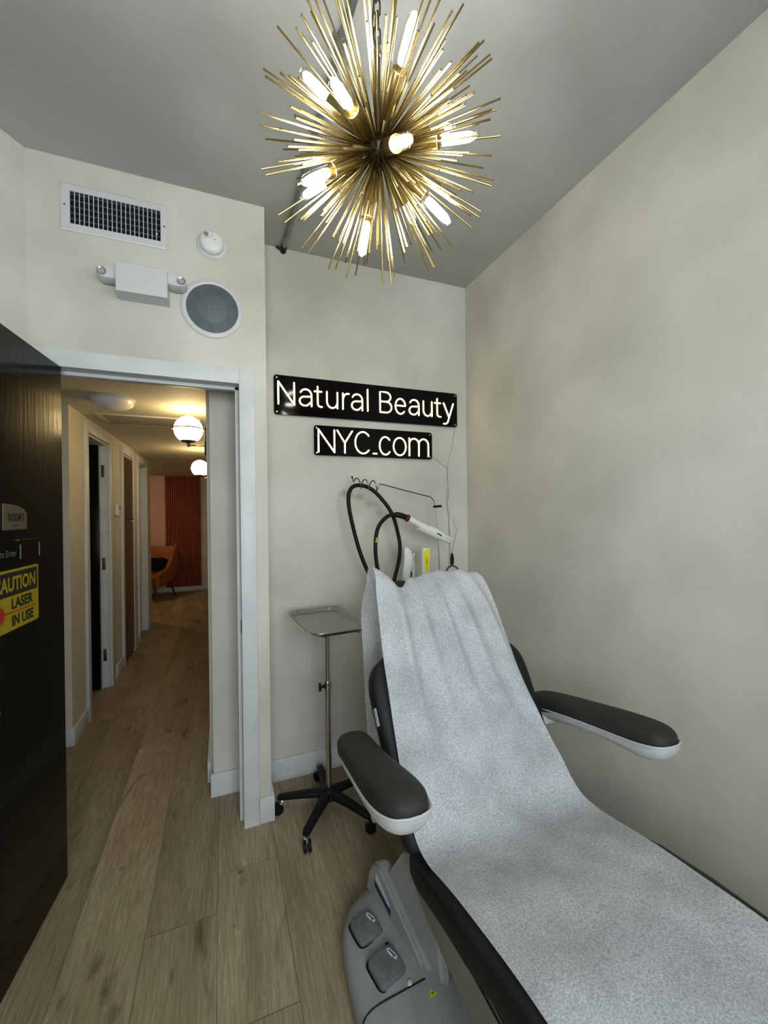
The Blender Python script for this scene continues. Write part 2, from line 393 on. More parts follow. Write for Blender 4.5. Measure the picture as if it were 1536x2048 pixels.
me = bpy.data.meshes.new('floor'); bm.to_mesh(me); bm.free(); me.materials.append(OAK); me.materials.append(mat('dark_plank_gap', (.09, .072, .045), .9))
me.polygons[len(me.polygons)-1].material_index = 1
floor = bpy.data.objects.new('floor', me); COL.objects.link(floor); floor['kind'] = 'structure'

T = .12
struct(MB().box((XR, YR-T, 0), (XR+T, YB+T, ZC)), 'wall_right', WALL)
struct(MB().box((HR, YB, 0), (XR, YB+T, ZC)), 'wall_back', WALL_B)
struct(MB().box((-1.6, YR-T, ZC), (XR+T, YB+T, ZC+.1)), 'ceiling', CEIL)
m = MB(); DH = 2.03
m.box((0.085, YS, 0), (XS, YB, ZC)); m.box((-.655, YS, DH+.008), (.085, YS+T, ZC)); m.box((-1.2, YS, 0), (-.655, YS+T, ZC))
struct(m, 'wall_door', WALL)
e0 = Vector((XL, YS, 0)); e1 = Vector((XW, YW, 0)); nn = Vector((-.8, .6, 0))*T
struct(MB().prism([e0, e1, e1+nn, e0+nn], (0, 0, ZC)), 'wall_slanted', WALL)
struct(MB().box((XW-T, YR-T, 0), (XW, YW, ZC)), 'wall_left', WALL)
m = MB(); wx0, wx1, wz0, wz1 = -.65, .85, .95, 2.3
for a, b in (((XW, 0), (wx0, ZC)), ((wx1, 0), (XR, ZC)), ((wx0, 0), (wx1, wz0)), ((wx0, wz1), (wx1, ZC))):
    m.box((a[0], YR-T, a[1]), (b[0], YR, b[1]))
struct(m, 'wall_rear', WALL)
wn = thing('added_window_1', (.1, YR-.06, wz0), None, None); wn['kind'] = 'structure'  # unseen rear window, added to let the fill light in
m = MB()
for a, b in (((wx0, wz0), (wx0+.05, wz1)), ((wx1-.05, wz0), (wx1, wz1)), ((wx0, wz0), (wx1, wz0+.05)), ((wx0, wz1-.05), (wx1, wz1)), ((.075, wz0), (.125, wz1))):
    m.box((a[0], YR-.08, a[1]), (b[0], YR-.03, b[1]))
m.build('added_window_frame', TRIM, wn)
MB().box((wx0+.05, YR-.06, wz0+.05), (wx1-.05, YR-.055, wz1-.05)).build('added_window_pane', GLASS, wn)

# baseboards
BH, BT = .118, .014
struct(MB().box((XS+.0, YB-BT, 0), (XR, YB, BH), .002), 'baseboard_back', TRIM)
struct(MB().box((XR-BT, YR, 0), (XR, YB-BT, BH), .002), 'baseboard_right', TRIM)
m = MB(); m.box((.147, YS-BT, 0), (XS+BT, YS, BH), .002); m.box((XS, YS, 0), (XS+BT, YB-BT, BH), .002)
struct(m, 'baseboard_door', TRIM)
struct(MB().box((HR-BT, YB-BT, 0), (.085, YB, BH), .002), 'baseboard_passage', TRIM)

# door casing and jambs
CT = YS-.017
tr = struct(MB().box((.078, CT, 0), (.146, YS, DH+.068), .002), 'trim_1', TRIM)
struct(MB().box((-.653, CT, DH), (.078, YS, DH+.068), .002), 'trim_2', TRIM)
struct(MB().box((-.697, CT, 0), (-.653, YS, DH+.068), .002), 'trim_3', TRIM)
m = MB(); m.box((.078, YS, 0), (.092, YS+.13, DH+.01)); m.box((.062, YS+.045, 0), (.078, YS+.085, DH), .001)
m.box((-.653, YS, DH), (.078, YS+.13, DH+.012)); m.box((-.64, YS+.045, DH-.014), (.078, YS+.085, DH), .001)
m.box((-.667, YS, 0), (-.653, YS+.13, DH+.01)); m.box((-.653, YS+.045, 0), (-.640, YS+.085, DH), .001)
jb = struct(m, 'trim_4', TRIM)
s_ = MB().box((.0755, YS+.003, .885), (.0785, YS+.036, .945), .001).build('strike_plate', BLACK, jb); s_['label'] = 'black strike plate'

# ------------------------------------------------------------------ setting: the hallway beyond the door
struct(MB().box((-3.2, YS+T, HZ), (.085, YB, HZ+.1)).box((-3.2, YB, HZ), (HR, 8.8, HZ+.1)), 'ceiling_hall', HWALL)
HR = -.074
struct(MB().box((HR, YB+T, 0), (HR+T, YF, HZ)), 'wall_hall_right', HWALL)
openings = [(3.455, 4.05), (4.56, 5.005), (5.356, 5.845)]
m = MB(); y = YH
for a, b in openings:
    m.box((HL-T, y, 0), (HL, a, HZ)); m.box((HL-T, a, 2.025), (HL, b, HZ)); y = b
m.box((HL-T, y, 0), (HL, 6.22, HZ)); m.box((-1.9, YH, 0), (HL-T, YH+T, HZ))
struct(m, 'wall_hall_left', HWALL)
struct(MB().box((-1.9, YS+T, 0), (-1.78, YH+T, HZ)), 'wall_passage', HWALL)
m = MB(); m.box((-3.2, YF, 0), (.3, YF+T, HZ)); struct(m, 'wall_lounge_back', HWALL)
m = MB(); m.box((-3.2, 6.22, 0), (-3.08, YF, HZ)); m.box((-3.2, 6.1, 0), (HL-T, 6.22, HZ)); struct(m, 'wall_lounge_left', HWALL)
struct(MB().box((-1.9, 3.4, 0), (-1.78, 6.1, HZ)), 'wall_side_room', HOLE)  # side-room wall coloured near-black for the unlit room
m = MB(); m.box((-2.4, YF-.01, .1), (-.965, YF, HZ)); struct(m, 'trim_5', PINK_LIT)      # wall beside the slats, its pinkish light put into the colour
m = MB(); m.box((-3.0, YF-.014, 0), (HR, YF, .085), .002); struct(m, 'baseboard_lounge', TRIM)
m = MB(); m.box((-.375, YF-.02, .79), (HR, YF, .83), .004); m.box((-.375, YF-.012, .62), (HR, YF, .79)); struct(m, 'trim_6', HWALL)
m = MB(); yy = YH-BT
m.box((-1.78, YH-BT, 0), (HL+BT, YH, .108), .002); m.box((HL, YH, 0), (HL+BT, 3.39, .108), .002)
m.box((HL, 4.215, 0), (HL+BT, 4.49, .108), .002); m.box((HL, 5.075, 0), (HL+BT, 5.29, .108), .002); m.box((HL, 5.93, 0), (HL+BT, 6.22, .108), .002)
struct(m, 'baseboard_hall_left', TRIM)
struct(MB().box((HR-BT, YB+T, 0), (HR, YF-.014, .108), .002), 'baseboard_hall_right', TRIM)
for i, (a, b) in enumerate(openings):
    w0 = .065 if i == 0 else .07; w1 = .10 if i == 0 else .07
    m = MB(); m.box((HL, a-w0, 0), (HL+.018, a, 2.095), .002); m.box((HL, b, 0), (HL+.018, b+w1, 2.095), .002); m.box((HL, a, 2.025), (HL+.018, b, 2.095), .002)
    m.box((HL-T, a, 0), (HL, a+.014, 2.02)); m.box((HL-T, b-.014, 0), (HL, b, 2.02)); m.box((HL-T, a, 2.008), (HL, b, 2.022))
    m.box((HL-.085, b-.026, 0), (HL-.045, b-.014, 2.01))
    struct(m, 'trim_%d' % (7+i), TRIM)

# side doors along the hallway
d2 = thing('door_2', (HL-.13, 4.03, 0), None, None); d2['kind'] = 'structure'
MB().box((HL-.9, 3.985, .01), (HL-.055, 4.028, 2.01), .002).build('door_leaf', DOORBLK, d2)
for z in (1.80, 1.03, .27):
    MB().box((HL-.052, 4.033, z-.05), (HL-.022, 4.037, z+.05), .001).cyl((HL-.052, 4.031, z-.05), (HL-.052, 4.031, z+.05), .006, seg=10).build('hinge', BRASS_DARK, d2)
d3 = thing('door_3', (HL-.03, 4.78, 0), None, None); d3['kind'] = 'structure'
MB().box((HL-.03, 4.576, .03), (HL+.014, 4.99, 1.36), .003).box((HL-.03, 4.576, 1.375), (HL+.014, 4.99, 2.0), .003).build('door_leaf', DARKWOOD, d3)
MB().stroke([(HL+.016, 4.70, 1.39), (HL+.032, 4.72, 1.385), (HL+.032, 4.9, 1.385), (HL+.016, 4.92, 1.39)], .006).build('door_handle', BRASS_DARK, d3)
d4 = thing('door_4', (HL-.08, 5.6, 0), None, None); d4['kind'] = 'structure'
MB().prism([(HL-.085, 5.37, .01), (HL-.085, 5.80, .01), (HL-.12, 5.80, .01), (HL-.12, 5.37, .01)], (0, 0, 1.99), .002).build('door_leaf', noisy(mat('taupe_door', (.3, .2, .15), .5), (.26, .18, .13), (.30, .21, .15)), d4)
MB().box((HL-.086, 5.74, .93), (HL-.078, 5.78, 1.03), .002).build('door_latch', BLACK, d4)

# vertical walnut slats on the lounge wall
sp = thing('slat_panel', (-.67, YF-.03, .085), 'dark walnut vertical slat wall panel at the far end of the hallway', 'wall panel')
MB().box((-.963, YF-.016, .085), (-.377, YF-.014, HZ-.004)).build('backing', BLACK, sp)
m = MB()
for i in range(18):
    x = -.960+i*.0325
    m.box((x, YF-.036, .086), (x+.022, YF-.016, HZ-.006), .001, 1)
m.build('slats', SLAT, sp)

# ceiling fittings of the hallway
t = thing('ceiling_dome_light', (-.60, 2.88, HZ), 'unlit frosted dome light on the hallway ceiling', 'ceiling light')
MB().lathe([(0, 0), (.118, 0), (.118, -.012), (0, -.012)], (-.60, 2.88, HZ), seg=40).build('base_plate', WHITE_METAL, t)
MB().lathe([(.112, -.012), (.106, -.030), (.085, -.048), (.05, -.06), (0, -.065)], (-.60, 2.88, HZ), seg=40).build('shade', DOME, t)
t = thing('ceiling_return_grille', (-.48, 3.47, HZ), 'flat rectangular return air grille in the hallway ceiling', 'vent')
m = MB()
for a, b in (((-.80, 3.30), (-.14, 3.33)), ((-.80, 3.63), (-.14, 3.66)), ((-.80, 3.33), (-.765, 3.63)), ((-.175, 3.33), (-.14, 3.63))):
    m.box((a[0], a[1], HZ-.008), (b[0], b[1], HZ), .001)
m.build('frame', HWALL, t)
MB().box((-.765, 3.33, HZ-.002), (-.175, 3.63, HZ-.001)).build('backing', HOLE, t)
m = MB()
for i in range(14):
    y = 3.34+i*.021; m.prism([(-.765, y, HZ-.003), (-.765, y+.014, HZ-.0075), (-.765, y+.0155, HZ-.006), (-.765, y+.0015, HZ-.0015)], (.59, 0, 0))
m.build('louvres', noisy(mat('darker_grille', (.3, .26, .2), .7), (.26, .23, .18), (.32, .28, .22)), t)  # louvres coloured darker than the grille frame

# hallway wall sconces: brass ring, opal globe, black back plate
def sconce(x, y, z, label):
    t = thing('globe_sconce', (HR, y, z), label, 'wall lamp', 'opal globe sconces along the hallway')
    r = .088; c = Vector((x, y, z))
    MB().lathe([(0, r)]+[(r*sin(a), r*cos(a)) for a in [pi*k/24*.84 for k in range(1, 25)]]+[(.02, -r*.885)], c, seg=36).build('globe', SGLOW, t)
    MB().lathe([(.050, -.0735), (.036, -.083), (.012, -.0875), (.010, -.09), (.010, -.112), (0, -.112)], c, seg=24).build('globe_cup', BRASS_DARK, t)
    MB().tube([c+Vector((.104*cos(a), .104*sin(a), .003)) for a in [2*pi*k/40 for k in range(40)]], .0040, 8, True).build('ring', BRASS_DARK, t)
    MB().stroke([c+Vector((.008, 0, -.103)), (HR-.02, y, z-.103)], .004).build('arm', BRASS, t)
    MB().stroke([c+Vector((.102, 0, .003)), (HR-.02, y, z+.003)], .004).build('ring_support', BRASS, t)
    MB().stroke([c+Vector((.08, 0, -.03)), (HR-.02, y, z-.03)], .0035).build('globe_support', BRASS, t)
    MB().box((HR-.030, y-.03, z-.165), (HR, y+.03, z+.022), .006).build('back_plate', BLACK, t)
    return t
sconce(-.20, 3.0, 1.995, 'lit globe sconce nearest the doorway, with a full black back plate showing')
s2 = sconce(-.215, 4.85, 1.925, 'lit globe sconce farther down the hallway, half hidden behind the wall edge')

# thermostat between the first two side doors
t = thing('thermostat', (HL, 4.32, 1.42), 'small beige thermostat on the hallway wall between two side doors', 'thermostat')
MB().box((HL, 4.27, 1.43), (HL+.028, 4.37, 1.53), .005).build('case', WHITE_PLASTIC, t)
MB().box((HL+.028, 4.29, 1.485), (HL+.0295, 4.35, 1.515)).build('display', BASE_GREY, t)

# orange armchair in the lounge
R_ = Matrix.Rotation(radians(-22), 4, 'Z'); AC = Vector((-1.16, 7.93, 0))
def A(x, y, z): return AC + (R_ @ Vector((x, y, z)))
t = thing('armchair', AC, 'orange leather wingback armchair with dark legs at the end of the hallway', 'armchair')
m = MB(); m.loft([sup(A(0, .28+.10*k/6, .36+.50*k/6), R_ @ Vector((1, 0, 0)), R_ @ Vector((0, 1, -.2)), .30+.03*sin(pi*k/6)-(.02 if k == 6 else 0), .05-(.02 if k == 6 else 0), 24, 4) for k in range(7)])
m.build('backrest', LEATHER, t)
MB().loft([sup(A(0, -.30+.60*k/5, .36-.02*k/5), R_ @ Vector((1, 0, 0)), Vector((0, 0, 1)), .24, .065 if 0 < k < 5 else .05, 24, 5) for k in range(6)]).build('seat', LEATHER, t)
for s in (-1, 1):
    MB().loft([sup(A(s*.29, -.28+.60*k/6, [.40, .42, .43, .45, .52, .62, .72][k]-.06), R_ @ Vector((1, 0, 0)), Vector((0, 0, 1)), .04, [.10, .12, .125, .13, .18, .24, .26][k], 20, 4) for k in range(7)]).build('armrest', LEATHER, t)
for sx, sy in ((-1, -1), (1, -1), (-1, 1), (1, 1)):
    MB().cyl(A(sx*.22, sy*.22, .31), A(sx*.28, sy*.30-(.0), .0), .022, .012, 12).build('leg', DKLEG, t)
m = MB(); m.loft([sup(A(.02, .20+.02*k, .56), R_ @ Vector((1, 0, 0)), R_ @ Vector((0, .2, 1)), .21*q, .11*q, 24, 3) for k, q in ((-2, .55), (-1.3, .9), (0, 1), (1.3, .9), (2, .55))])
tag(m.build('throw_pillow', mat('black_pillow', (.005, .006, .007), .95, spec=.1)), 'black throw pillow resting on the orange armchair', 'pillow')

# added lamp, unseen behind the hallway wall, to brighten the lounge
t = thing('added_lounge_lamp', (-1.75, 7.15, HZ), 'added warm round ceiling lamp, unseen, lighting the lounge behind the hallway wall', 'ceiling light')
MB().lathe([(0, 0), (.13, 0), (.13, -.015), (0, -.015)], (-1.75, 7.15, HZ), seg=32).build('base_plate', WHITE_METAL, t)
MB().lathe([(.12, -.015), (.115, -.05), (.08, -.075), (0, -.085)], (-1.75, 7.15, HZ), seg=32).build('shade', emission('added_lounge_glow', (1.0, .68, .36), 44.0), t)

# ------------------------------------------------------------------ above the doorway
t = thing('supply_register', (-.394, YS, 2.58), 'white wall register with dark vertical louvres above the doorway', 'vent')
VX0, VX1, VZ0, VZ1 = -.585, -.203, 2.580, 2.770; IX0, IX1, IZ0, IZ1 = -.552, -.231, 2.610, 2.740
m = MB(); yf = YS-.007
loopf = lambda x0, x1, z0, z1, y: [(x0, y, z0), (x1, y, z0), (x1, y, z1), (x0, y, z1)]
m.loft([loopf(VX0, VX1, VZ0, VZ1, YS), loopf(VX0, VX1, VZ0, VZ1, yf+.003), loopf(VX0+.006, VX1-.006, VZ0+.006, VZ1-.006, yf), loopf(IX0, IX1, IZ0, IZ1, yf), loopf(IX0, IX1, IZ0, IZ1, YS)], caps=(False, False))
m.build('frame', WHITE_METAL, t, smooth=0)
MB().box((IX0, YS-.0015, IZ0), (IX1, YS-.0005, IZ1)).build('duct_opening', HOLE, t)
m = MB()
for i in range(5):
    z = IZ0+(IZ1-IZ0)*(i+.7)/5.2; m.box((IX0, YS-.003, z), (IX1, YS-.0015, z+.006))
m.build('rear_louvres', mat('dark_grey_louvre', (.045, .05, .06), .6), t)
m = MB()
for i in range(19):
    x = IX0+(IX1-IX0)*(i+1)/20; m.box((x-.0013, YS-.008, IZ0), (x+.0013, YS-.0032, IZ1))
m.build('front_louvres', WHITE_METAL, t)
MB().sphere((IX1-.014, YS-.012, 2.635), .0042, 12).build('lever_knob', WHITE_PLASTIC, t)
for x, z in ((-.570, 2.681), (-.217, 2.676)):
    MB().lathe([(0, .0025), (.003, .002), (.0042, 0)], (x, yf, z), (0, -1, 0), 12).build('screw', STEEL, t)

t = thing('smoke_detector', (-.028, YS, 2.58), 'round white smoke detector above the doorway', 'smoke detector'); c = (-.028, YS, 2.641)
MB().lathe([(0, 0), (.064, 0), (.064, .004), (.058, .010), (0, .010)], c, (0, -1, 0), 40).build('base', TRIM, t)
MB().lathe([(.049, .010), (.050, .013), (.0505, .028), (.045, .038), (.035, .043), (0, .045)], c, (0, -1, 0), 40).build('cover', WHITE_PLASTIC, t)
m = MB()
for i in range(4):
    for j in range(4): m.box((c[0]-.030+i*.0045, YS-.0458, c[2]+.012+j*.0045), (c[0]-.0275+i*.0045, YS-.0395, c[2]+.0145+j*.0045))
m.build('sounder_slots', HOLE, t)
MB().lathe([(0, .0462), (.0035, .0455), (.0035, .040)], (c[0]+.012, YS, c[2]+.003), (0, -1, 0), 12).build('indicator_lamp', BASE_GREY, t)
MB().tube([(c[0]-.004, YS-.0445, c[2]+.040), (c[0]+.006, YS-.0438, c[2]+.028), (c[0]+.004, YS-.0445, c[2]+.018), (c[0]-.01, YS-.0448, c[2]+.008), (c[0]-.03, YS-.043, c[2]+.004), (c[0]-.044, YS-.038, c[2]+.004)], .0009, 6).build('seam', BASE_GREY, t)
MB().sphere((c[0]-.018, YS-.040, c[2]+.036), .0065, 12).build('test_button', WHITE_METAL, t)

t = thing('ceiling_speaker', (-.030, YS, 2.227), 'large round grey speaker grille in a white ring right above the door casing', 'speaker'); c = (-.029, YS, 2.356)
MB().lathe([(.108, .001), (.108, .008), (.112, .010), (.124, .009), (.130, .004), (.130, 0)], c, (0, -1, 0), 56).build('trim_ring', WHITE_METAL, t)
MB().lathe([(0, .0055), (.088, .0055), (.094, .0035), (.108, .003), (.108, .001)], c, (0, -1, 0), 56).build('grille', SPK, t)
MB().lathe([(0, .0062), (.062, .0062), (.063, .0055)], c, (0, -1, 0), 48).build('cone', SPK2, t)
MB().sphere((c[0]-.015, YS-.0065, c[2]+.006), .0022, 8).build('badge', WHITE_METAL, t)

t = thing('emergency_light', (-.291, YS, 2.332), 'white twin-head emergency light box above the doorway', 'emergency light')
bx = lambda x0, x1, z0, z1, y: [(x0, y, z0), (x1, y, z0), (x1, y, z1), (x0, y, z1)]
m = MB(); m.loft([bx(-.383, -.199, 2.335, 2.452, YS), bx(-.383, -.199, 2.335, 2.452, YS-.02), bx(-.383, -.199, 2.333, 2.449, YS-.088), bx(-.381, -.201, 2.333, 2.447, YS-.090)])
m.build('housing', WHITE_METAL, t, smooth=0)
for x, z, s in ((-.425, 2.408, -1), (-.157, 2.421, 1)):
    hd = MB().loft([sup((x-s*.012, YS-.012-.06*q, z), (1, 0, 0), (0, 0, 1), .040*w, .024*w, 28, 2.6) for q, w in ((0, .8), (.1, 1), (.9, 1), (1, .92))]).build('lamp_head', WHITE_METAL, t)
    MB().lathe([(0, .001), (.010, .001), (.0145, .004), (.0165, .004), (.0165, 0)], (x+s*.008, YS-.073, z), (0, -1, 0), 24).build('reflector', CHROME, hd)
    MB().lathe([(0, .0022), (.009, .0018), (.0125, .001)], (x+s*.008, YS-.0735, z), (0, -1, 0), 20).build('lens', BASE_GREY, hd)

# galvanised conduit along the ceiling
m = MB(); P0 = Vector((.323, YB-.002, ZC-.016)); P1 = Vector((.415, YR, ZC-.016)); m.cyl(P0+Vector((.0, -.03, 0)), P1, .0125, seg=20)
t = thing('conduit', (P0.x, P0.y, P0.z), 'galvanised steel pipe running along the ceiling behind the chandelier', 'pipe')
m.build('pipe', GALV, t)
MB().cyl(P0, P0+Vector((0, -.045, 0)), .016, seg=20).build('end_fitting', BLACK, t)
MB().stroke([P0+Vector((-.012, -.02, -.002)), P0+Vector((-.034, -.02, .004))], .006).build('end_clip', BLACK, t)
for f in (.30, .62):
    q = P0.lerp(P1, f); MB().cyl(q-Vector((0, .022, 0)), q+Vector((0, .022, 0)), .0158, seg=20).box((q.x-.028, q.y-.008, ZC-.004), (q.x+.028, q.y+.008, ZC)).build('coupling', GALV, t)

# ------------------------------------------------------------------ the black door standing open
DA = -.0818; dd = Vector((sin(DA), -cos(DA), 0)); dn = Vector((cos(DA), sin(DA), 0)); DP = Vector((-.5864, YS-.015, 0))
def D(a, z, w): return DP + dd*a + dn*w + Vector((0, 0, z))
door = thing('door_1', DP-dn*.02, None, None); door['kind'] = 'structure'
m = MB(); m.prism([D(0, .010, 0), D(.74, .010, 0), D(.74, .010, -.042), D(0, .010, -.042)], (0, 0, DH-.012), .0015, 1)
m.build('door_leaf', DOORBLK, door)
hd = MB().stroke([D(.670, .90, .0), D(.670, .90, .045), D(.66, .902, .056), D(.60, .905, .058), D(.552, .902, .056)], .009, 12).build('door_handle', STEEL, door)
MB().lathe([(0, .008), (.024, .008), (.026, .006), (.026, 0)], D(.670, .90, 0), dn, 28).build('rosette', STEEL, hd)
for z in (.25, 1.02, 1.80):
    MB().cyl(D(-.004, z-.05, -.048), D(-.004, z+.05, -.048), .007, seg=10).build('hinge', BRASS_DARK, door)

# room plaque
t = thing('room_sign', D(.337, 1.398, 0), 'bronze room plaque with an arched top reading ROOM 1 on the black door', 'sign')
pts = [(.403, 1.398), (.272, 1.398), (.272, 1.447)]+[(.272+.131*(1-cos(a)), 1.447+.033*sin(a)) for a in [pi/2*k/8 for k in range(1, 9)]]
MB().prism([D(a, z, .0005) for a, z in pts], dn*.004, .0006, 1).build('plate', PLATE, t)
fnr = lambda w: (lambda x, y, d: D(x, y, w+d))
text_mesh('ROOM 1', .379, .292, 1.424, 1.451, fnr(.0046), .06).build('lettering', SIGN_K, t)
text_mesh('SUITE', .352, .318, 1.4075, 1.4135, fnr(.0046), .01).build('small_lettering', SIGN_K, t)
# slider sign
t = thing('slider_sign', D(.31, 1.288, 0), 'black sliding notice bar lettered to Enter between plaque and caution sign', 'sign')
MB().prism([D(.47, 1.290, .0005), D(.187, 1.290, .0005), D(.187, 1.365, .0005), D(.47, 1.365, .0005)], dn*.007, .001, 1).build('plate', BLACK_ACRYLIC, t)
text_mesh('to Enter', .432, .346, 1.316, 1.336, fnr(.0079), 0).build('lettering', INKGREY, t)
for a in (.322, .204):
    MB().prism([D(a+.0012, 1.303, .0076), D(a-.0012, 1.303, .0076), D(a-.0012, 1.350, .0076), D(a+.0012, 1.350, .0076)], dn*.002).build('divider', INKGREY, t)
# caution sign
t = thing('caution_sign', D(.328, 1.084, 0), 'yellow and black caution laser in use sign on the black door', 'sign')
def rrect(a0, a1, z0, z1, r, n=5):
    out = []
    for cx, cz, s in ((a1-r, z1-r, 0), (a0+r, z1-r, 1), (a0+r, z0+r, 2), (a1-r, z0+r, 3)):
        out += [(cx+r*cos(pi/2*(s+k/n)), cz+r*sin(pi/2*(s+k/n))) for k in range(n+1)]
    return out
MB().prism([D(a, z, .0005) for a, z in rrect(.199, .468, 1.084, 1.274, .008)], dn*.0012).build('plate', SIGN_Y, t, smooth=0)
MB().prism([D(a, z, .0018) for a, z in rrect(.207, .460, 1.192, 1.266, .001)], dn*.0003).build('header_band', SIGN_K, t, smooth=0)
text_mesh('CAUTION', .4535, .2215, 1.206, 1.252, fnr(.0022), .03).build('lettering', SIGN_Y, t)
text_mesh('LASER', .362, .237, 1.149, 1.184, fnr(.0018), .035).build('lettering', SIGN_K, t)
text_mesh('IN USE', .361, .234, 1.096, 1.131, fnr(.0018), .035).build('lettering', SIGN_K, t)
MB().prism([D(.42, 1.1392, .0018), D(.211, 1.1372, .0018), D(.211, 1.1402, .0018), D(.42, 1.1432, .0018)], dn*.0004).build('beam_line', SIGN_R, t)
m = MB(); sc_ = (.425, 1.141); pts = []
for k in range(44):
    r = (.040 if (k//2) % 2 == 0 else .031) if k % 2 else .019
    pts.append((sc_[0]+r*cos(2*pi*k/44), sc_[1]+r*sin(2*pi*k/44)))
c_ = m.v(D(sc_[0], sc_[1], .0024)); vs = [m.v(D(a, z, .0024)) for a, z in pts]
for i in range(44): m.face((c_, vs[i], vs[(i+1) % 44]))
m.build('starburst', SIGN_R, t, smooth=0)

# ------------------------------------------------------------------ neon signs
NY = YB-.022        # front face of the sign panels
def arc(cx, cy, rx, ry, a0, a1, n=12): return [(cx+rx*cos(radians(a0+(a1-a0)*k/n)), cy+ry*sin(radians(a0+(a1-a0)*k/n))) for k in range(n+1)]
GL = {
 'N': [[(0, 0), (0, 1)], [(0, 1), (1, 0)], [(1, 0), (1, 1)]],
 'a': [arc(.52, .50, .48, .26, 155, 0)+[(1, .3), (1, 0)], [(1, .44), (.5, .42)]+arc(.42, .215, .42, .205, 90, 270)+[(.62, .02), (1, .20)]],
 't': [[(.42, .93)]+arc(.80, .16, .38, .15, 180, 265, 6)+[(1, .01)], [(0, .71), (.95, .71)]],
 'u': [[(0, .74), (0, .32)]+arc(.5, .30, .5, .30, 180, 350, 10), [(1, .74), (1, 0)]],
 'r': [[(0, .74), (0, 0)], arc(.85, .40, .85, .34, 175, 78, 8)],
 'l': [[(.5, 1.03), (.5, 0)]],
 'B': [[(0, 0), (0, 1), (.5, 1)]+arc(.5, .765, .42, .235, 90, -90)+[(0, .53)], [(.1, .53), (.52, .53)]+arc(.54, .265, .46, .265, 90, -90)+[(0, 0)]],
 'e': [[(.03, .40), (.99, .40)]+arc(.5, .37, .5, .38, 8, 318, 18)],
 'y': [[(0, .74), (.55, .03)], [(1, .74), (.42, -.24), (.26, -.33), (0, -.335)]],
 'Y': [[(0, 1), (.5, .45), (.5, 0)], [(1, 1), (.5, .45)]],
 'C': [arc(.52, .5, .52, .5, 42, 318, 20)],
 '-': [[(0, .02), (1, .02)]],
 'c': [arc(.52, .41, .52, .42, 42, 318, 18)],
 'o': [arc(.5, .41, .5, .42, 0, 360, 24)],
 'm': [[(0, .84), (0, 0)], arc(.25, .56, .25, .27, 175, 0, 8)+[(.5, 0)], arc(.75, .56, .25, .27, 180, 0, 8)+[(1, 0)]],
}
def led_sign(name, x0, x1, z0, z1, letters, base, cap, label, words, sl=0.0):
    t = thing(name, ((x0+x1)/2, YB, z0), label, 'sign', 'black LED signs on the back wall')
    def rr(a0, a1, b0, b1, r, n=6):
        out = []
        for cx, cz, s in ((a1-r, b1-r, 0), (a0+r, b1-r, 1), (a0+r, b0+r, 2), (a1-r, b0+r, 3)):
            out += [(cx+r*cos(pi/2*(s+k/n)), cz+r*sin(pi/2*(s+k/n))) for k in range(n+1)]
        return out
    MB().prism([(x, NY+.006, z) for x, z in rr(x0, x1, z0, z1, .014)], (0, -.006, 0), .001, 1).build('panel', BLACK_ACRYLIC, t)
    i = 0
    for w in words:
        m = MB(); 
        for g in w:
            if g == ' ': continue
            gname, gx0, gx1 = letters[i]; i += 1
            for st in GL[gname]:
                m.stroke([(gx0+(gx1-gx0)*px if gx1 > gx0 else gx0, NY-.0065, base+cap*pz) for px, pz in st], .0043, 8)
        m.build('led_tube', NEON, t, smooth=60)
    for x in (x0+.015, x1-.015):
        for z in (z0+.014, z1-.014):
            s = MB().lathe([(0, .0035), (.0045, .0028), (.0058, .0005), (.0058, 0)], (x, NY, z), (0, -1, 0), 16).cyl((x, NY+.006, z), (x, YB, z), .005, seg=12).build('standoff_screw', CHROME, t)
    return t
L1 = [('N', .286, .370), ('a', .399, .464), ('t', .481, .522), ('u', .550, .610), ('r', .642, .676), ('a', .694, .757), ('l', .790, .790), ('B', .867, .939), ('e', .964, 1.029), ('a', 1.055, 1.118), ('u', 1.149, 1.207), ('t', 1.227, 1.269), ('y', 1.290, 1.358)]
led_sign('neon_sign', .264, 1.390, 1.967, 2.178, L1, 2.022, .119, 'longer glowing black sign reading Natural Beauty on the back wall', ['Natural', 'Beauty'])
L2 = [('N', .500, .590), ('Y', .607, .694), ('C', .712, .802), ('-', .821, .842), ('c', .861, .930), ('o', .949, 1.029), ('m', 1.052, 1.180)]
led_sign('neon_sign', .477, 1.209, 1.757, 1.922, L2, 1.775, .124, 'shorter glowing black sign reading NYC.com under the longer one', ['NYC', '-', 'com'])

# thin supply wires and black plugs
def wig(P, amp, n, seed):
    r = random.Random(seed); out = []
    Q = cat_rom(P, n)
    for i, p in enumerate(Q): out.append(p+Vector((r.uniform(-amp, amp), 0, r.uniform(-amp, amp)*.3)))
    return cat_rom(out, 2)
yw = YB-.004
o = MB().tube(wig([(1.385, yw, 1.966), (1.372, yw, 1.90), (1.352, yw, 1.82), (1.330, yw, 1.74), (1.325, yw, 1.66), (1.333, yw, 1.56), (1.322, yw, 1.47), (1.334, yw, 1.32), (1.340, yw, 1.22), (1.343, yw, 1.10)], .004, 4, 3), .0013, 6).build('sign_wire', WIRE)
tag(o, 'thin twisted wire hanging from the right end of the longer sign', 'wire', 'sign supply wires')
o = MB().tube(wig([(1.205, yw-.004, 1.772), (1.24, yw-.004, 1.767), (1.27, yw-.004, 1.742), (1.300, yw-.004, 1.725), (1.322, yw-.004, 1.70), (1.326, yw-.004, 1.60), (1.320, yw-.004, 1.50), (1.328, yw-.004, 1.44), (1.336, yw-.004, 1.38), (1.33, yw-.004, 1.30), (1.333, yw-.004, 1.09)], .0035, 4, 5), .0012, 6).build('sign_wire', WIRE)
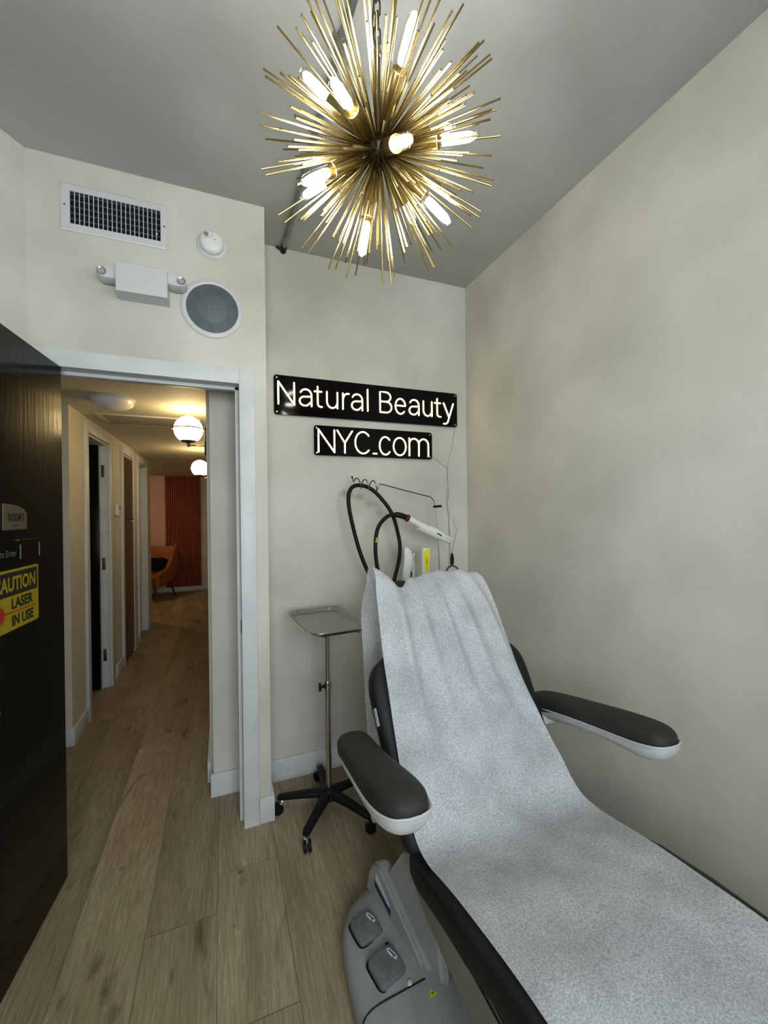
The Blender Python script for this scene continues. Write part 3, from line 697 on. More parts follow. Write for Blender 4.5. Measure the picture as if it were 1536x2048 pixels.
tag(o, 'thin wire curving down from the lower right corner of the shorter sign', 'wire', 'sign supply wires')
o = MB().tube(cat_rom([(1.372, yw-.002, 1.40), (1.366, yw-.002, 1.365), (1.388, yw-.002, 1.32), (1.375, yw-.002, 1.27), (1.358, yw-.002, 1.20), (1.350, yw-.002, 1.12)], 6), .0012, 6).build('sign_wire', WIRE)
tag(o, 'short loose end of wire beside the handpiece tip', 'wire', 'sign supply wires')
t = thing('power_plug', (1.347, yw-.02, 1.0), 'black plug with a looped cord hanging low on the sign wires', 'plug')
MB().loft([sup((1.347, yw-.012, z), (1, 0, 0), (0, 1, 0), w, .008, 16, 3) for z, w in ((1.172, .003), (1.162, .006), (1.140, .011), (1.112, .010), (1.106, .006))]).build('plug_body', BLACK, t)
MB().tube(cat_rom([(1.342, yw-.01, 1.112), (1.340, yw-.012, 1.092), (1.322, yw-.014, 1.086), (1.304, yw-.016, 1.066), (1.296, yw-.016, 1.02), (1.294, yw-.016, .96)], 5), .0035, 8).build('cord', BLACK, t)
MB().tube(cat_rom([(1.352, yw-.01, 1.112), (1.354, yw-.012, 1.092), (1.372, yw-.014, 1.084), (1.390, yw-.016, 1.062), (1.397, yw-.016, 1.01), (1.398, yw-.016, .92)], 5), .0035, 8).build('cord', BLACK, t)

# ------------------------------------------------------------------ instrument stand with steel tray
SX, SY = .464, 1.945
t = thing('instrument_stand', (SX, SY, 0), 'stainless tray stand on a black five-leg caster base beside the treatment chair', 'stand')
ta = radians(4.9); tx = Vector((cos(ta), sin(ta), 0)); ty = Vector((-sin(ta), cos(ta), 0)); TC = Vector((.462, 1.937, .914))
def trl(hx, hy, z): return sup(TC+Vector((0, 0, z)), tx, ty, hx, hy, 44, 7)
m = MB(); m.loft([trl(.120, .212, .001), trl(.124, .216, .002), trl(.134, .226, .017), trl(.143, .235, .019), trl(.145, .237, .016), trl(.142, .234, .013), trl(.133, .225, .012), trl(.122, .214, -.002), trl(.118, .210, -.003)])
m.build('tray', STEEL, t)
m = MB()
for s in (-1, 1):
    m.stroke([TC+tx*(s*.08)+ty*(-.20)+Vector((0, 0, -.007)), TC+tx*(s*.08)+ty*(.20)+Vector((0, 0, -.007))], .005)
m.stroke([TC+tx*-.08+Vector((0, 0, -.007)), TC+tx*.08+Vector((0, 0, -.007))], .005)
m.box((TC.x+.055, TC.y-.10, .880), (TC.x+.095, TC.y-.07, .906), .004)
m.build('tray_support', STEEL, t)
MB().cyl((SX, SY, .58), (SX, SY, .905), .0105, seg=20).build('inner_tube', CHROME, t)
MB().cyl((SX, SY, .11), (SX, SY, .60), .0135, seg=20).build('outer_tube', CHROME, t)
cl = MB().cyl((SX, SY, .585), (SX, SY, .625), .0165, seg=20).build('clamp_collar', CHROME, t)
MB().cyl((SX-.014, SY, .605), (SX-.034, SY-.004, .605), .007, seg=12).loft([sup((SX-.034-.010*k, SY-.005, .605), (0, 1, 0), (0, 0, 1), .012, .020, 20, 2.2) for k in (0, .3, .7, 1)]).build('clamp_knob', BLACK, cl)
MB().lathe([(0, .075), (.050, .075), (.050, .085), (.034, .108), (.020, .118), (.0, .118)], (SX, SY, 0), seg=30).build('hub', BLACK, t)
for k in range(5):
    a = radians(160+72*k); d = Vector((cos(a), sin(a), 0)); n = Vector((-sin(a), cos(a), 0)); c = Vector((SX, SY, 0)); R5 = .232
    lg = MB().loft([sup(c+d*r+Vector((0, 0, z)), n, Vector((0, 0, 1)), w, h, 16, 3.5) for r, z, w, h in ((.03, .092, .026, .016), (.12, .086, .021, .014), (.19, .079, .019, .012), (.232, .074, .018, .011), (.246, .072, .012, .008))]).build('leg', BLACK, t)
    p = c+d*R5; ca = a+radians(35); f = Vector((cos(ca), sin(ca), 0)); q = Vector((-sin(ca), cos(ca), 0))
    cs = MB().cyl(p+Vector((0, 0, .052)), p+Vector((0, 0, .068)), .009, seg=14).loft([sup(p+f*.008*j+Vector((0, 0, .050-.008*j)), q, Vector((0, 0, 1)), .013, .004, 12, 3) for j in (-1, 0, 1, 2)]).build('caster_fork', CHROME, lg)
    w = p+f*.014+Vector((0, 0, .0235))
    for s in (-1, 1): MB().cyl(w+q*(s*.004), w+q*(s*.016), .0235, seg=24).build('caster_wheel', RUBBER, lg)

# ------------------------------------------------------------------ laser machine behind the chair
LM = Vector((.99, 1.96, 0))
t = thing('laser_machine', LM, 'white laser machine cart mostly hidden behind the chair, hose looped from its steel hook pole', 'machine')
MB().box((.80, 1.80, .08), (1.22, 2.16, .98), .03, 3).build('cabinet', WHITE_PLASTIC, t)
for x in (.84, 1.18):
    for y in (1.84, 2.12): MB().cyl((x-.012, y, .04), (x+.012, y, .04), .04, seg=20).build('caster_wheel', RUBBER, t)
MB().prism([(.755, 1.84, 1.0), (.80, 1.84, 1.065), (.83, 1.84, 1.085), (.93, 1.84, 1.075), (.97, 1.84, .985), (.76, 1.84, .975)], (0, .12, 0), .006).build('console', BLACK, t)
m = MB(); pole = [(1.172, 2.10, .95), (1.165, 2.10, 1.20), (1.152, 2.10, 1.40), (1.146, 2.10, 1.46), (1.138, 2.10, 1.495), (1.118, 2.10, 1.518), (1.09, 2.10, 1.527), (.95, 2.10, 1.558), (.815, 2.10, 1.590), (.800, 2.10, 1.588)]
coil = []
for k in range(0, 50):
    a = k/50; th = -2*pi*2.75*a+radians(-60)
    coil.append((.785-.125*a, 2.085+.022*cos(th), 1.578+.017*a+.026*sin(th)))
m.tube(cat_rom(pole[:-1]+[Vector((.80, 2.10, 1.580))], 4)+[Vector(c) for c in coil]+[Vector((.652, 2.09, 1.60)), Vector((.645, 2.09, 1.622))], .0034, 8)
hp = m.build('hook_pole', NICKEL, t)
MB().sphere((.644, 2.09, 1.624), .006, 12).build('end_ball', BLACK, hp)
MB().cyl((1.135, 2.10, 1.465), (1.185, 2.10, 1.468), .007, seg=14).build('pole_clip', BLACK, hp)
hose = cat_rom([(.76, 1.95, 1.0), (.741, 2.03, 1.056), (.678, 2.06, 1.213), (.628, 2.06, 1.398), (.613, 2.06, 1.503), (.630, 2.07, 1.562), (.677, 2.085, 1.582), (.742, 2.085, 1.566), (.803, 2.07, 1.508), (.861, 2.06, 1.421), (.895, 2.06, 1.305), (.903, 2.06, 1.229), (.890, 2.06, 1.148), (.859, 2.04, 1.074), (.83, 1.98, 1.03), (.79, 1.96, 1.02), (.764, 1.99, 1.067), (.745, 2.01, 1.187), (.747, 2.02, 1.292), (.770, 2.03, 1.365), (.819, 2.03, 1.414), (.877, 2.03, 1.424), (.925, 2.03, 1.408)], 7)
hs = MB().tube(hose, .0105, 12).build('hose', RUBBER, t)
MB().stroke([(.872, 2.03, 1.423), (.895, 2.03, 1.419), (.918, 2.03, 1.411)], .0155, 14).build('strain_relief', BLACK, hs)
MB().cyl((.7468, 2.0195, 1.279), (.7505, 2.0225, 1.304), .0118, seg=14).build('tape_band', YTAPE, hs)
# handpieces parked upright in the holders of the machine
t = thing('upright_handpiece', (.937, 2.05, .99), 'plain white handpiece standing upright behind the headrest left of the yellow one', 'handpiece')
m = MB(); m.loft([sup((x, 2.05, z), (1, 0, 0), (0, 1, 0), w, .018, 20, 3) for x, z, w in ((.931, .985, .024), (.933, 1.10, .023), (.942, 1.15, .027), (.944, 1.20, .025), (.940, 1.225, .022), (.932, 1.240, .013), (.930, 1.243, .006))])
m.build('body', WHITE_PLASTIC, t)
MB().tube(cat_rom([(.968, 2.035, 1.205), (.972, 2.033, 1.16), (.966, 2.033, 1.13), (.958, 2.033, 1.11), (.957, 2.033, 1.07)], 5), .0016, 6).build('trigger_wire', BASE_GREY, t)
MB().stroke([(.958, 2.031, 1.108), (.957, 2.031, 1.085)], .0042).build('trigger', BLACK, t)
t = thing('upright_handpiece', (1.05, 2.05, .99), 'white handpiece with a bright yellow label standing upright behind the headrest', 'handpiece')
MB().loft([sup((x, 2.05, z), (1, 0, 0), (0, 1, 0), w, .018, 20, 4) for x, z, w in ((1.048, .985, .024), (1.049, 1.12, .023), (1.053, 1.18, .024), (1.054, 1.225, .024), (1.054, 1.234, .018))]).build('body', WHITE_PLASTIC, t)
lb = MB().loft([sup((1.0515, 2.0305-.0003*j, 1.165), (1, 0, 0), (0, 0, 1), .019, .062, 40, 4) for j in (0, 1, 2)])
for v in lb.bm.verts:
    f = (v.co.z-1.103)/.124; v.co.x = 1.050+.0035*f+(v.co.x-1.0515)*(.62+.42*min(1, f*1.2))
lb = lb.build('label', YELLOW, t, smooth=0)
m = MB()
for i, (h, w) in enumerate(((.004, .010), (.004, .008), (.004, .010), (.003, .006), (.004, .009), (.003, .005))):
    m.box((1.051-w/2, 2.0292, 1.148+i*.0065), (1.051+w/2, 2.0296, 1.148+i*.0065+h))
m.build('print', INKGREY, lb)
t = thing('glass_tip', (.99, 2.08, .98), 'clear stepped tip standing between the two upright handpieces', 'tip')
MB().lathe([(.013, 0), (.013, .17), (.011, .175), (.011, .21), (.0145, .212), (.0145, .222), (0, .222)], (.992, 2.09, .98), seg=20).build('body', CLEARPL, t)
# handpiece at the end of the hose
ha = Vector((.925, 2.03, 1.409)); hb = Vector((1.200, 2.03, 1.270)); hd = (hb-ha).normalized(); hu = Vector((-hd.z, 0, hd.x)); hu = hu if hu.z > 0 else -hu; hy = Vector((0, 1, 0))
t = thing('hose_handpiece', ha, 'white handpiece hanging from the black hose in front of the wall', 'handpiece')
MB().lathe([(0, 0), (.014, 0), (.0195, .004), (.021, .012), (.0195, .020), (0, .020)], ha, hd, 28).build('collar', PURPLE, t)
MB().lathe([(0, .016), (.0175, .016), (.0175, .03), (.0165, .07), (.0185, .12), (.020, .16), (0, .16)], ha, hd, 28).build('grip', WHITE_PLASTIC, t)
m = MB(); n0 = 28
def sl(s, r, slant=0.0):
    out = []
    for k in range(n0):
        a = 2*pi*k/n0; out.append(ha+hd*(s-slant*cos(a))+hu*(-cos(a)*r)*(-1)*-1+hy*(r*sin(a)))
    return out
def slv(s, r, slant=0.0, dz=0.0):
    return [ha+hd*(s+slant*(cos(2*pi*k/n0)))+hu*(cos(2*pi*k/n0)*r+dz)+hy*(r*sin(2*pi*k/n0)) for k in range(n0)]
m.loft([slv(.122, .0270, .036, -.004), slv(.123, .0305, .036, -.004), slv(.18, .0300, .01, -.002), slv(.24, .0262), slv(.292, .0200), slv(.303, .0175), slv(.303, .0145), slv(.285, .0140)])
sv = m.build('sleeve', WHITE_PLASTIC, t)
MB().stroke([ha+hd*.202+hu*-.002-hy*.0270, ha+hd*.230+hu*-.002-hy*.0255], .0040).build('slot', BLACK, sv)
MB().stroke([ha+hd*.268+hu*.002-hy*.0222, ha+hd*.300+hu*.002-hy*.0188], .0017).build('groove', BASE_GREY, sv)

# ------------------------------------------------------------------ sputnik chandelier
CC = Vector((.375, .962, 2.349))
t = thing('chandelier', (CC.x, CC.y, ZC), 'large brass starburst chandelier with bare tubular bulbs hanging from the ceiling', 'chandelier')
m = MB(); m.sphere(CC, .034, 24); m.sphere(CC-Vector((0, 0, .05)), .010, 14); m.cyl(CC-Vector((0, 0, .03)), CC-Vector((0, 0, .045)), .005)
m.build('hub', BRASS_DARK, t)
st = MB().cyl(CC+Vector((0, 0, .02)), CC+Vector((0, 0, .238)), .0066, seg=16).build('stem', BRASS_DARK, t)
MB().lathe([(.0066, 0), (.010, .001), (.011, .008), (.009, .018), (.006, .024), (0, .026)], CC+Vector((0, 0, .232)), seg=20).build('stem_cap', BRASS, st)
z = CC.z+.254; k = 0
def link(c, ax, hw, hh, r, name='chain_link'):
    ax = Vector(ax); pts = []
    for i in range(24):
        a = 2*pi*i/24; x = hw*cos(a); zz = (hh-hw)*(1 if sin(a) >= 0 else -1)+hw*sin(a) if abs(sin(a)) > 1e-6 else 0
        pts.append(c+ax*x+Vector((0, 0, zz)))
    return MB().tube(pts, r, 8, True).build(name, BRASS_DARK if name == 'chain_link' else BRASS, t)
link(Vector((CC.x, CC.y, z+.004)), (0, 1, 0), .009, .018, .003, 'hanging_loop'); z += .030
while z < ZC-.02:
    k += 1; link(Vector((CC.x, CC.y, z)), (1, 0, 0) if k % 2 else (0, 1, 0), .0085, .0215, .0024); z += .0365
MB().tube(cat_rom([CC+Vector((-.004, -.004, .245)), CC+Vector((-.016, -.008, .29)), CC+Vector((-.012, -.01, .34)), CC+Vector((-.006, -.010, .42)), CC+Vector((.010, -.004, .515))], 6), .0028, 8).build('cord', BRASS_DARK, t)
MB().lathe([(0, 0), (.012, 0), (.012, -.004), (.005, -.012), (0, -.012)], (CC.x+.012, CC.y, ZC), seg=24).build('canopy', BRASS, t)
BULBS = [(-.045, -.957, .288), (-.756, .127, .643), (-.664, -.711, -.233), (-.042, -.807, -.589), (.869, -.036, .494), (.706, -.677, -.207), (-.784, -.073, -.617), (-.651, .747, -.136), (-.118, .222, -.968), (.732, .664, -.152), (.725, -.161, -.670)]
for b in BULBS:
    d = Vector(b).normalized()
    sk = MB().lathe([(0, .070), (.0165, .070), (.0172, .072), (.0172, .158), (.0155, .158), (.0150, .14), (0, .14)], CC, d, 24).build('socket', BRASS, t)
    bl = MB().lathe([(.008, .14), (.0125, .150), (.0148, .162), (.0152, .18), (.0152, .226), (.0135, .238), (.008, .246), (0, .248)], CC, d, 24).build('bulb', GLASS, t)
    MB().lathe([(0, .164), (.0080, .168), (.0105, .178), (.0105, .224), (.0075, .234), (0, .238)], CC, d, 12).build('filament', GLOW, bl)
TIPS=[ (-0.263,-0.135,0.050),(-0.235,-0.187,0.001),(-0.227,-0.195,0.021),(-0.217,-0.203,0.045),(-0.205,-0.217,0.034),(-0.191,-0.226,-0.046),(-0.204,-0.215,-0.045),(-0.209,-0.207,-0.058),(-0.181,-0.235,-0.047),(-0.218,-0.192,-0.075),(-0.286,-0.092,0.001),(-0.283,-0.099,-0.020),(-0.259,-0.144,-0.049),(-0.244,-0.161,-0.067),(-0.230,-0.176,-0.079),(-0.293,-0.044,-0.047),(-0.290,-0.038,-0.068),(-0.241,-0.143,-0.107),(-0.218,-0.129,-0.094),(-0.231,-0.144,-0.126),(-0.256,-0.101,-0.120),(-0.231,-0.120,-0.149),(-0.240,-0.100,-0.149),(-0.216,-0.086,-0.137),(-0.256,-0.053,-0.148),(-0.280,0.037,-0.102),(-0.272,0.022,-0.125),(-0.206,-0.076,-0.157),(-0.216,-0.067,-0.197),(-0.235,0.089,-0.163),(-0.222,0.076,-0.187),(-0.199,-0.001,-0.225),(-0.193,-0.008,-0.230),(-0.173,0.117,-0.215),(-0.158,0.113,-0.229),(-0.161,-0.058,-0.246),(-0.149,-0.052,-0.255),(-0.129,-0.031,-0.269),(-0.104,0.112,-0.258),(-0.093,0.079,-0.274),(-0.114,-0.031,-0.276),(-0.105,-0.034,-0.279),(-0.086,0.001,-0.287),(-0.054,0.113,-0.272),(-0.069,-0.032,-0.290),(-0.043,-0.042,-0.294),(-0.030,-0.058,-0.293),(-0.031,-0.071,-0.290),(0.051,0.106,-0.277),(0.063,0.075,-0.284),(0.010,-0.033,-0.298),(0.049,0.022,-0.295),(0.037,-0.069,-0.290),(0.037,-0.084,-0.286),(0.160,0.040,-0.254),(0.159,0.014,-0.254),(0.107,-0.062,-0.273),(0.081,-0.112,-0.266),(0.090,-0.115,-0.262),(0.104,-0.111,-0.259),(0.180,-0.052,-0.234),(0.200,-0.078,-0.210),(0.233,-0.055,-0.181),(0.242,-0.078,-0.160),(0.189,-0.122,-0.199),(0.097,-0.180,-0.220),(0.121,-0.185,-0.203),(0.162,-0.172,-0.185),(0.249,-0.127,-0.111),(0.248,-0.133,-0.104),(0.064,-0.191,-0.179),(0.106,-0.196,-0.152),(0.064,-0.202,-0.167),(0.193,-0.198,-0.115),(0.100,-0.228,-0.168),(0.116,-0.228,-0.157),(0.133,-0.239,-0.124),(0.160,-0.240,-0.083),(0.161,-0.244,-0.066),(0.202,-0.221,-0.006),(0.099,-0.272,-0.079),(0.079,-0.269,-0.107),(0.078,-0.274,-0.094),(0.054,-0.247,-0.094),(0.154,-0.256,0.026),(0.124,-0.271,0.035),(0.105,-0.281,0.013),(0.057,-0.286,-0.070),(0.047,-0.280,-0.097),(0.029,-0.263,-0.052),(0.035,-0.291,-0.063),(0.019,-0.297,-0.034),(0.015,-0.295,-0.052),(0.035,-0.297,0.026),(0.069,-0.283,0.070),(0.013,-0.252,-0.096),(-0.036,-0.252,-0.090),(-0.079,-0.256,-0.036),(-0.093,-0.284,-0.022),(-0.075,-0.290,-0.024),(-0.035,-0.295,-0.038),(-0.124,-0.225,-0.084),(-0.153,-0.221,-0.029),(-0.125,-0.271,-0.033),(-0.108,-0.212,-0.128),(-0.019,-0.160,-0.216),(-0.130,-0.101,-0.214),(-0.088,-0.122,-0.224),(-0.009,-0.128,-0.238),(0.036,-0.141,-0.227),(0.072,-0.112,-0.235),(0.001,-0.171,-0.209),(0.018,-0.172,-0.207),(-0.122,-0.171,-0.170),(-0.139,-0.157,-0.170),(-0.175,-0.240,0.043),(-0.160,-0.252,0.030),(-0.131,-0.267,0.037),(-0.122,-0.272,0.032),(-0.076,-0.287,0.041),(-0.019,-0.297,0.041),(-0.004,-0.297,0.045),(0.012,-0.297,0.042) ]
def rod(tip, r=.0021):
    tip = Vector(tip); d = tip.normalized(); return CC+d*.025, CC+tip, r
dirs = [Vector(b).normalized() for b in BULBS]
clear = lambda v: all(Vector(v).normalized().dot(d) < .9925 for d in dirs)
rest = MB(); n = 0
for tp in TIPS:
    a, b, r = rod(tp)
    if n < 99 and clear(tp): MB().cyl(a, b, r, seg=8).build('rod', BRASS, t); n += 1
    elif clear(tp): rest.cyl(a, b, r, seg=8)
rr_ = random.Random(11); cnt = 0; i = 0
while cnt < 95:
    i += 1; zf = rr_.uniform(-1, 1); ph = rr_.uniform(0, 2*pi); q = (1-zf*zf)**.5; v = Vector((q*cos(ph), q*sin(ph), zf))
    if v.dot(Vector((.18, .47, .42)).normalized()) < -.10 and rr_.random() < .9: continue      # the rods named above fill this side
    if not clear(v): continue
    v *= rr_.choice((.3, .3, .27, .22, .18)); a, b, r = rod(v); rest.cyl(a, b, r, seg=8); cnt += 1
o = rest.build('rods_behind', BRASS, t); o['kind'] = 'stuff'

# ------------------------------------------------------------------ treatment chair
CX = .775
chair = thing('treatment_chair', (CX, .95, 0), 'reclining treatment chair, black vinyl on a grey pedal base, draped in white paper', 'chair')
BO = Vector((CX, 1.04, .50)); bv = Vector((0, .540, .8417)); bw = Vector((0, -.8417, .540)); bx_ = Vector((1, 0, 0))
def B(x, v, w): return BO+bx_*x+bv*v+bw*w
# backrest cushion
st_ = [(-.035, .20, .014), (-.028, .262, .030), (-.01, .292, .040), (.03, .300, .043), (.15, .305, .044), (.30, .312, .045), (.41, .318, .045), (.46, .312, .045), (.50, .290, .044), (.54, .235, .042), (.565, .19, .038), (.585, .13, .028), (.590, .06, .014)]
bc = MB().loft([sup(B(0, v, -.046), bx_, bw, hw, ht, 48, 5) for v, hw, ht in smooth_st(st_)]).build('backrest', VINYL, chair, smooth=60)
for s in (-1, 1):
    MB().tube([B(s*(hw+.0002), v, -.046) for v, hw, ht in st_[2:-3]], .0016, 6).build('seam', BLACK, bc)
sh = MB().loft([sup(B(0, v, -.108), bx_, bw, hw, .020, 32, 5) for v, hw in ((0, .22), (.02, .25), (.4, .27), (.5, .23), (.54, .15))]).build('back_shell', GREY_SHELL, chair, smooth=50)
# care label on the side of the backrest
lp = B(-.3085, .335, -.028)
m = MB(); q0 = B(-.3095, .365, -.030); q1 = B(-.3105, .300, -.034)
lab = MB().prism([B(-.3175, .372, -.040), B(-.3160, .372, -.020), B(-.3140, .318, -.020), B(-.3155, .318, -.040)], (-.0012, 0, 0)).build('label', LABEL, bc)
# headrest
MB().loft([sup(B(.0, v, -.022), bx_, bw, hw, ht, 36, 3.2) for v, hw, ht in ((.545, .10, .012), (.56, .155, .030), (.60, .185, .038), (.70, .190, .040), (.76, .180, .038), (.79, .15, .030), (.805, .10, .014))]).build('headrest', VINYL, chair, smooth=60)
MB().box((CX-.03, 1.36, .93), (CX+.03, 1.40, 1.02), .006).build('headrest_bracket', STEEL, chair)
# seat and leg cushion
prof = [(1.095, .452, .020), (1.085, .446, .036), (1.06, .438, .044), (1.00, .447, .047), (.93, .466, .048), (.86, .486, .049), (.75, .511, .050), (.62, .530, .050), (.50, .539, .050), (.35, .543, .050), (.20, .540, .050), (.06, .530, .048), (.02, .524, .040), (0, .518, .022)]
hwf = [(0, .24), (.02, .27), (.06, .285), (.3, .29), (.6, .305), (.75, .312), (.86, .306), (1.0, .300), (1.06, .292), (1.085, .275), (1.095, .24)]
seat = MB().loft([sup((CX, y, z), (1, 0, 0), (0, .12, 1), interp(hwf, y), h, 48, 5) for y, z, h in smooth_st(prof)]).build('seat', VINYL, chair, smooth=60)
for s in (-1, 1):
    MB().tube([(CX+s*(interp(hwf, y)-.006), y, z+h*.62) for y, z, h in prof[3:-2]], .0016, 6).build('seam', BLACK, seat)
# seat pan below the cushion
pf = [(1.075, .412, .385), (1.00, .402, .350), (.88, .432, .335), (.75, .458, .325), (.60, .482, .325), (.45, .487, .335), (.2, .49, .39), (.05, .48, .44)]
m = MB(); m.loft([[(CX-.286, y, a), (CX+.286, y, a), (CX+.278, y, b), (CX-.278, y, b)] for y, a, b in pf]); m.build('seat_pan', noisy(mat('taupe_plastic', (.22, .21, .185), .5), (.19, .18, .155), (.23, .22, .19), 8), chair, smooth=30)
for s in (-1, 1):
    MB().box((CX+s*.286-.004, .25, .468), (CX+s*.286+.004, .80, .458), .0015).box((CX+s*.286-.006, .25, .452), (CX+s*.286+.006, .76, .456), .001).build('side_rail', STEEL, chair)
# armrests
def armrest(s):
    ax = CX+s*.388
    fwd = 0 if s < 0 else .045      # the far armrest reaches a little farther forward
    stn = [(1.322, .010, .008), (1.317, .032, .024), (1.30, .046, .036), (1.26, .055, .044), (1.18, .057, .047), (1.08, .058, .047), (1.00-fwd*.5, .062, .047), (.93-fwd, .064, .046), (.875-fwd, .060, .043), (.842-fwd, .049, .036), (.825-fwd, .034, .024), (.817-fwd, .012, .008)]
    zt = lambda y: .746+(1.05-y)*.195
    e1 = Vector((0, .195, 1)).normalized()
    pd = MB().loft([sup((ax+s*.010*sin(pi*(1.3-y)/.5), y, zt(y)-.011), (1, 0, 0), e1, w, h*.85, 32, 2.7) for y, w, h in smooth_st(stn)]).build('armrest_pad', PAD, chair, smooth=80)
    def shell(y, w, top, dep, n=24):
        cxx = ax+s*.010*sin(pi*(1.3-y)/.5); out = []; z0 = zt(y)-.02
        for k in range(n+1):
            a = pi*k/n; out.append((cxx+w*cos(a), y, z0+top-dep*(abs(sin(a))**.75)))
        return out
    sh_ = [(1.30, .030, .0, .018), (1.27, .046, .0, .040), (1.20, .055, .0, .048), (1.08, .059, .0, .042), (1.00-fwd*.5, .064, .0, .042), (.93-fwd, .067, .0, .050), (.88-fwd, .065, .0, .056), (.842-fwd, .055, .0, .050), (.822-fwd, .040, .0, .034), (.812-fwd, .014, .0, .012)]
    MB().loft([shell(y, w, t_, d_) for y, w, t_, d_ in smooth_st(sh_)]).build('armrest_shell', GREY_SHELL, chair, smooth=60)
    m = MB(); m.tube([(ax+s*.010*sin(pi*(1.3-y)/.5)+q*w, y, zt(y)-.020) for q in (1,) for y, w, _, _ in smooth_st(sh_)]+[(ax+s*.010*sin(pi*(1.3-y)/.5)-w, y, zt(y)-.020) for y, w, _, _ in smooth_st(sh_)[::-1]], .0032, 8, True)
    m.build('armrest_rim', GREY_SHELL, chair, smooth=60)
    MB().loft([sup(p, (1, 0, 0) if False else (0, 1, .3), (0, 0, 1), a, b, 16, 3) for p, a, b in (((CX+s*.25, 1.24, .635), .030, .022), ((CX+s*.33, 1.25, .650), .030, .022), ((ax, 1.25, .655), .034, .020))]).build('armrest_bracket', GREY_SHELL, chair)
armrest(-1); armrest(1)
# column: lower grey cover and tall fin, base shell
def side(pts, x0, x1, lean=.12): return [[(x0+(.0 if x0 < CX else 0)+(.40-z)*lean*(1 if x0 < CX else -1), y, z) for y, z in pts], [(x1-(.40-z)*lean*(1 if x0 < CX else -1), y, z) for y, z in pts]]
A_ = [(1.36, .07), (1.345, .16), (1.22, .335), (1.19, .365), (1.13, .395), (1.09, .39), (1.02, .07)]
XS_ = lambda y: .478+(1.376-y)*.193
for s in (-1, 1):
    g_ = (lambda y, k: XS_(y)+k) if s < 0 else (lambda y, k: 2*CX-XS_(y)-k)
    m = MB(); m.loft([[(g_(y, .022), y, z) for y, z in A_], [(g_(y, .050), y, z) for y, z in A_]]); bmesh.ops.bevel(m.bm, geom=m.bm.edges[:], offset=.010, segments=3, affect='EDGES', clamp_overlap=True)
    m.build('column_fin', BASE_GREY, chair, smooth=40)
MB().box((CX-.20, 1.06, .07), (CX+.20, 1.30, .41), .02).build('column', BLACK, chair, smooth=40)  # inner column coloured black to give the shadowed gap behind the fins
A2 = [(1.42, .075), (1.395, .165), (1.355, .215), (1.32, .215), (1.04, .075)]
for s in (-1, 1):
    f_ = (lambda y, k: XS_(y)+k) if s < 0 else (lambda y, k: 2*CX-XS_(y)-k)
    m = MB(); m.loft([[(f_(y, .0), y, z) for y, z in A2], [(f_(y, .05), y, z) for y, z in A2]]); bmesh.ops.bevel(m.bm, geom=m.bm.edges[:], offset=.008, segments=2, affect='EDGES', clamp_overlap=True)
    cv = m.build('column_cover', BASE_GREY, chair, smooth=40)
    if s < 0:
        MB().prism([(XS_(y)-.0004, y, z) for y, z in ((1.345, .155), (1.262, .128), (1.262, .142), (1.345, .185))], (-.0006, 0, 0)).build('label', LABEL, cv)
        MB().prism([(XS_(y)-.0004, y, z) for y, z in ((1.352, .132), (1.255, .106), (1.255, .127), (1.352, .154))], (-.0008, 0, 0)).build('label', BLUELBL, cv)
def bl(hx, hy, z, r=4.5, cy=1.02): return sup((CX, cy, z), (1, 0, 0), (0, 1, 0), hx, hy, 60, r)
base = MB().loft([bl(.42, .395, .004), bl(.440, .415, .012), bl(.445, .420, .03), bl(.440, .415, .062), bl(.427, .402, .080), bl(.40, .375, .090), bl(.30, .29, .093)]).build('base', BASE_GREY, chair, smooth=50)
MB().tube(cat_rom([(CX-.447, 1.048, .03), (CX-.444, 1.050, .05), (CX-.436, 1.052, .070), (CX-.418, 1.054, .0845), (CX-.39, 1.056, .0905), (CX-.34, 1.058, .0925), (CX-.245, 1.062, .0935)], 3), .0022, 6).build('panel_seam', BLACK, base)
MB().loft([bl(.395, .385, .0), bl(.395, .385, .004)]).build('base_foot', RUBBER, base)
def pedal(cx, cy, hx, hy, rot, tilt):
    c = Vector((cx, cy, .094)); x = Vector((cos(rot), sin(rot), 0)); y = Vector((-sin(rot), cos(rot), tilt)).normalized()
    n_ = x.cross(y)
    p = MB().loft([sup(c+n_*h, x, y, hx*k, hy*k, 36, 6) for h, k in ((-.004, 1.0), (.010, 1.0), (.014, .97), (.0155, .90))]).build('foot_pedal', PEDAL_GREY, chair, smooth=50)
    MB().tube([q-n_*.001 for q in sup(c, x, y, hx*1.06, hy*1.06, 36, 6)], .003, 6, True).build('pedal_surround', BLACK, p)
    ic = c+x*(hx*.62)+y*(hy*.30)
    ii = MB().loft([sup(ic+n_*h, (x*.25+y*-1).normalized(), (x+y*.25).normalized(), .019, .0068, 28, 2.6) for h in (.0155, .0165)]).build('pedal_icon', LABEL, p)
    MB().stroke([ic+n_*.0172+y*.012-x*.003, ic+n_*.0172-y*.002+x*.001, ic+n_*.0172-y*.011+x*.004], .0013).stroke([ic+n_*.0172-y*.004+x*.001, ic+n_*.0172-y*.012-x*.003], .0011).build('icon_figure', BLACK, p)
pedal(.416, 1.258, .041, .040, radians(14), .10)
pedal(.436, 1.128, .045, .043, radians(14), .10)
MB().lathe([(0, .003), (.004, .002), (.005, 0)], (.463, 1.193, .093), (0, 0, 1), 14).build('screw_cap', BLACK, base)
MB().lathe([(0, .006), (.006, .005), (.0075, 0)], (.483, 1.068, .093), (0, 0, 1), 16).build('white_button', LABEL, base)
MB().lathe([(0, .006), (.006, .005), (.0075, 0)], (.352, 1.08, .045), (-1, 0, 0), 16).build('white_button', LABEL, base)
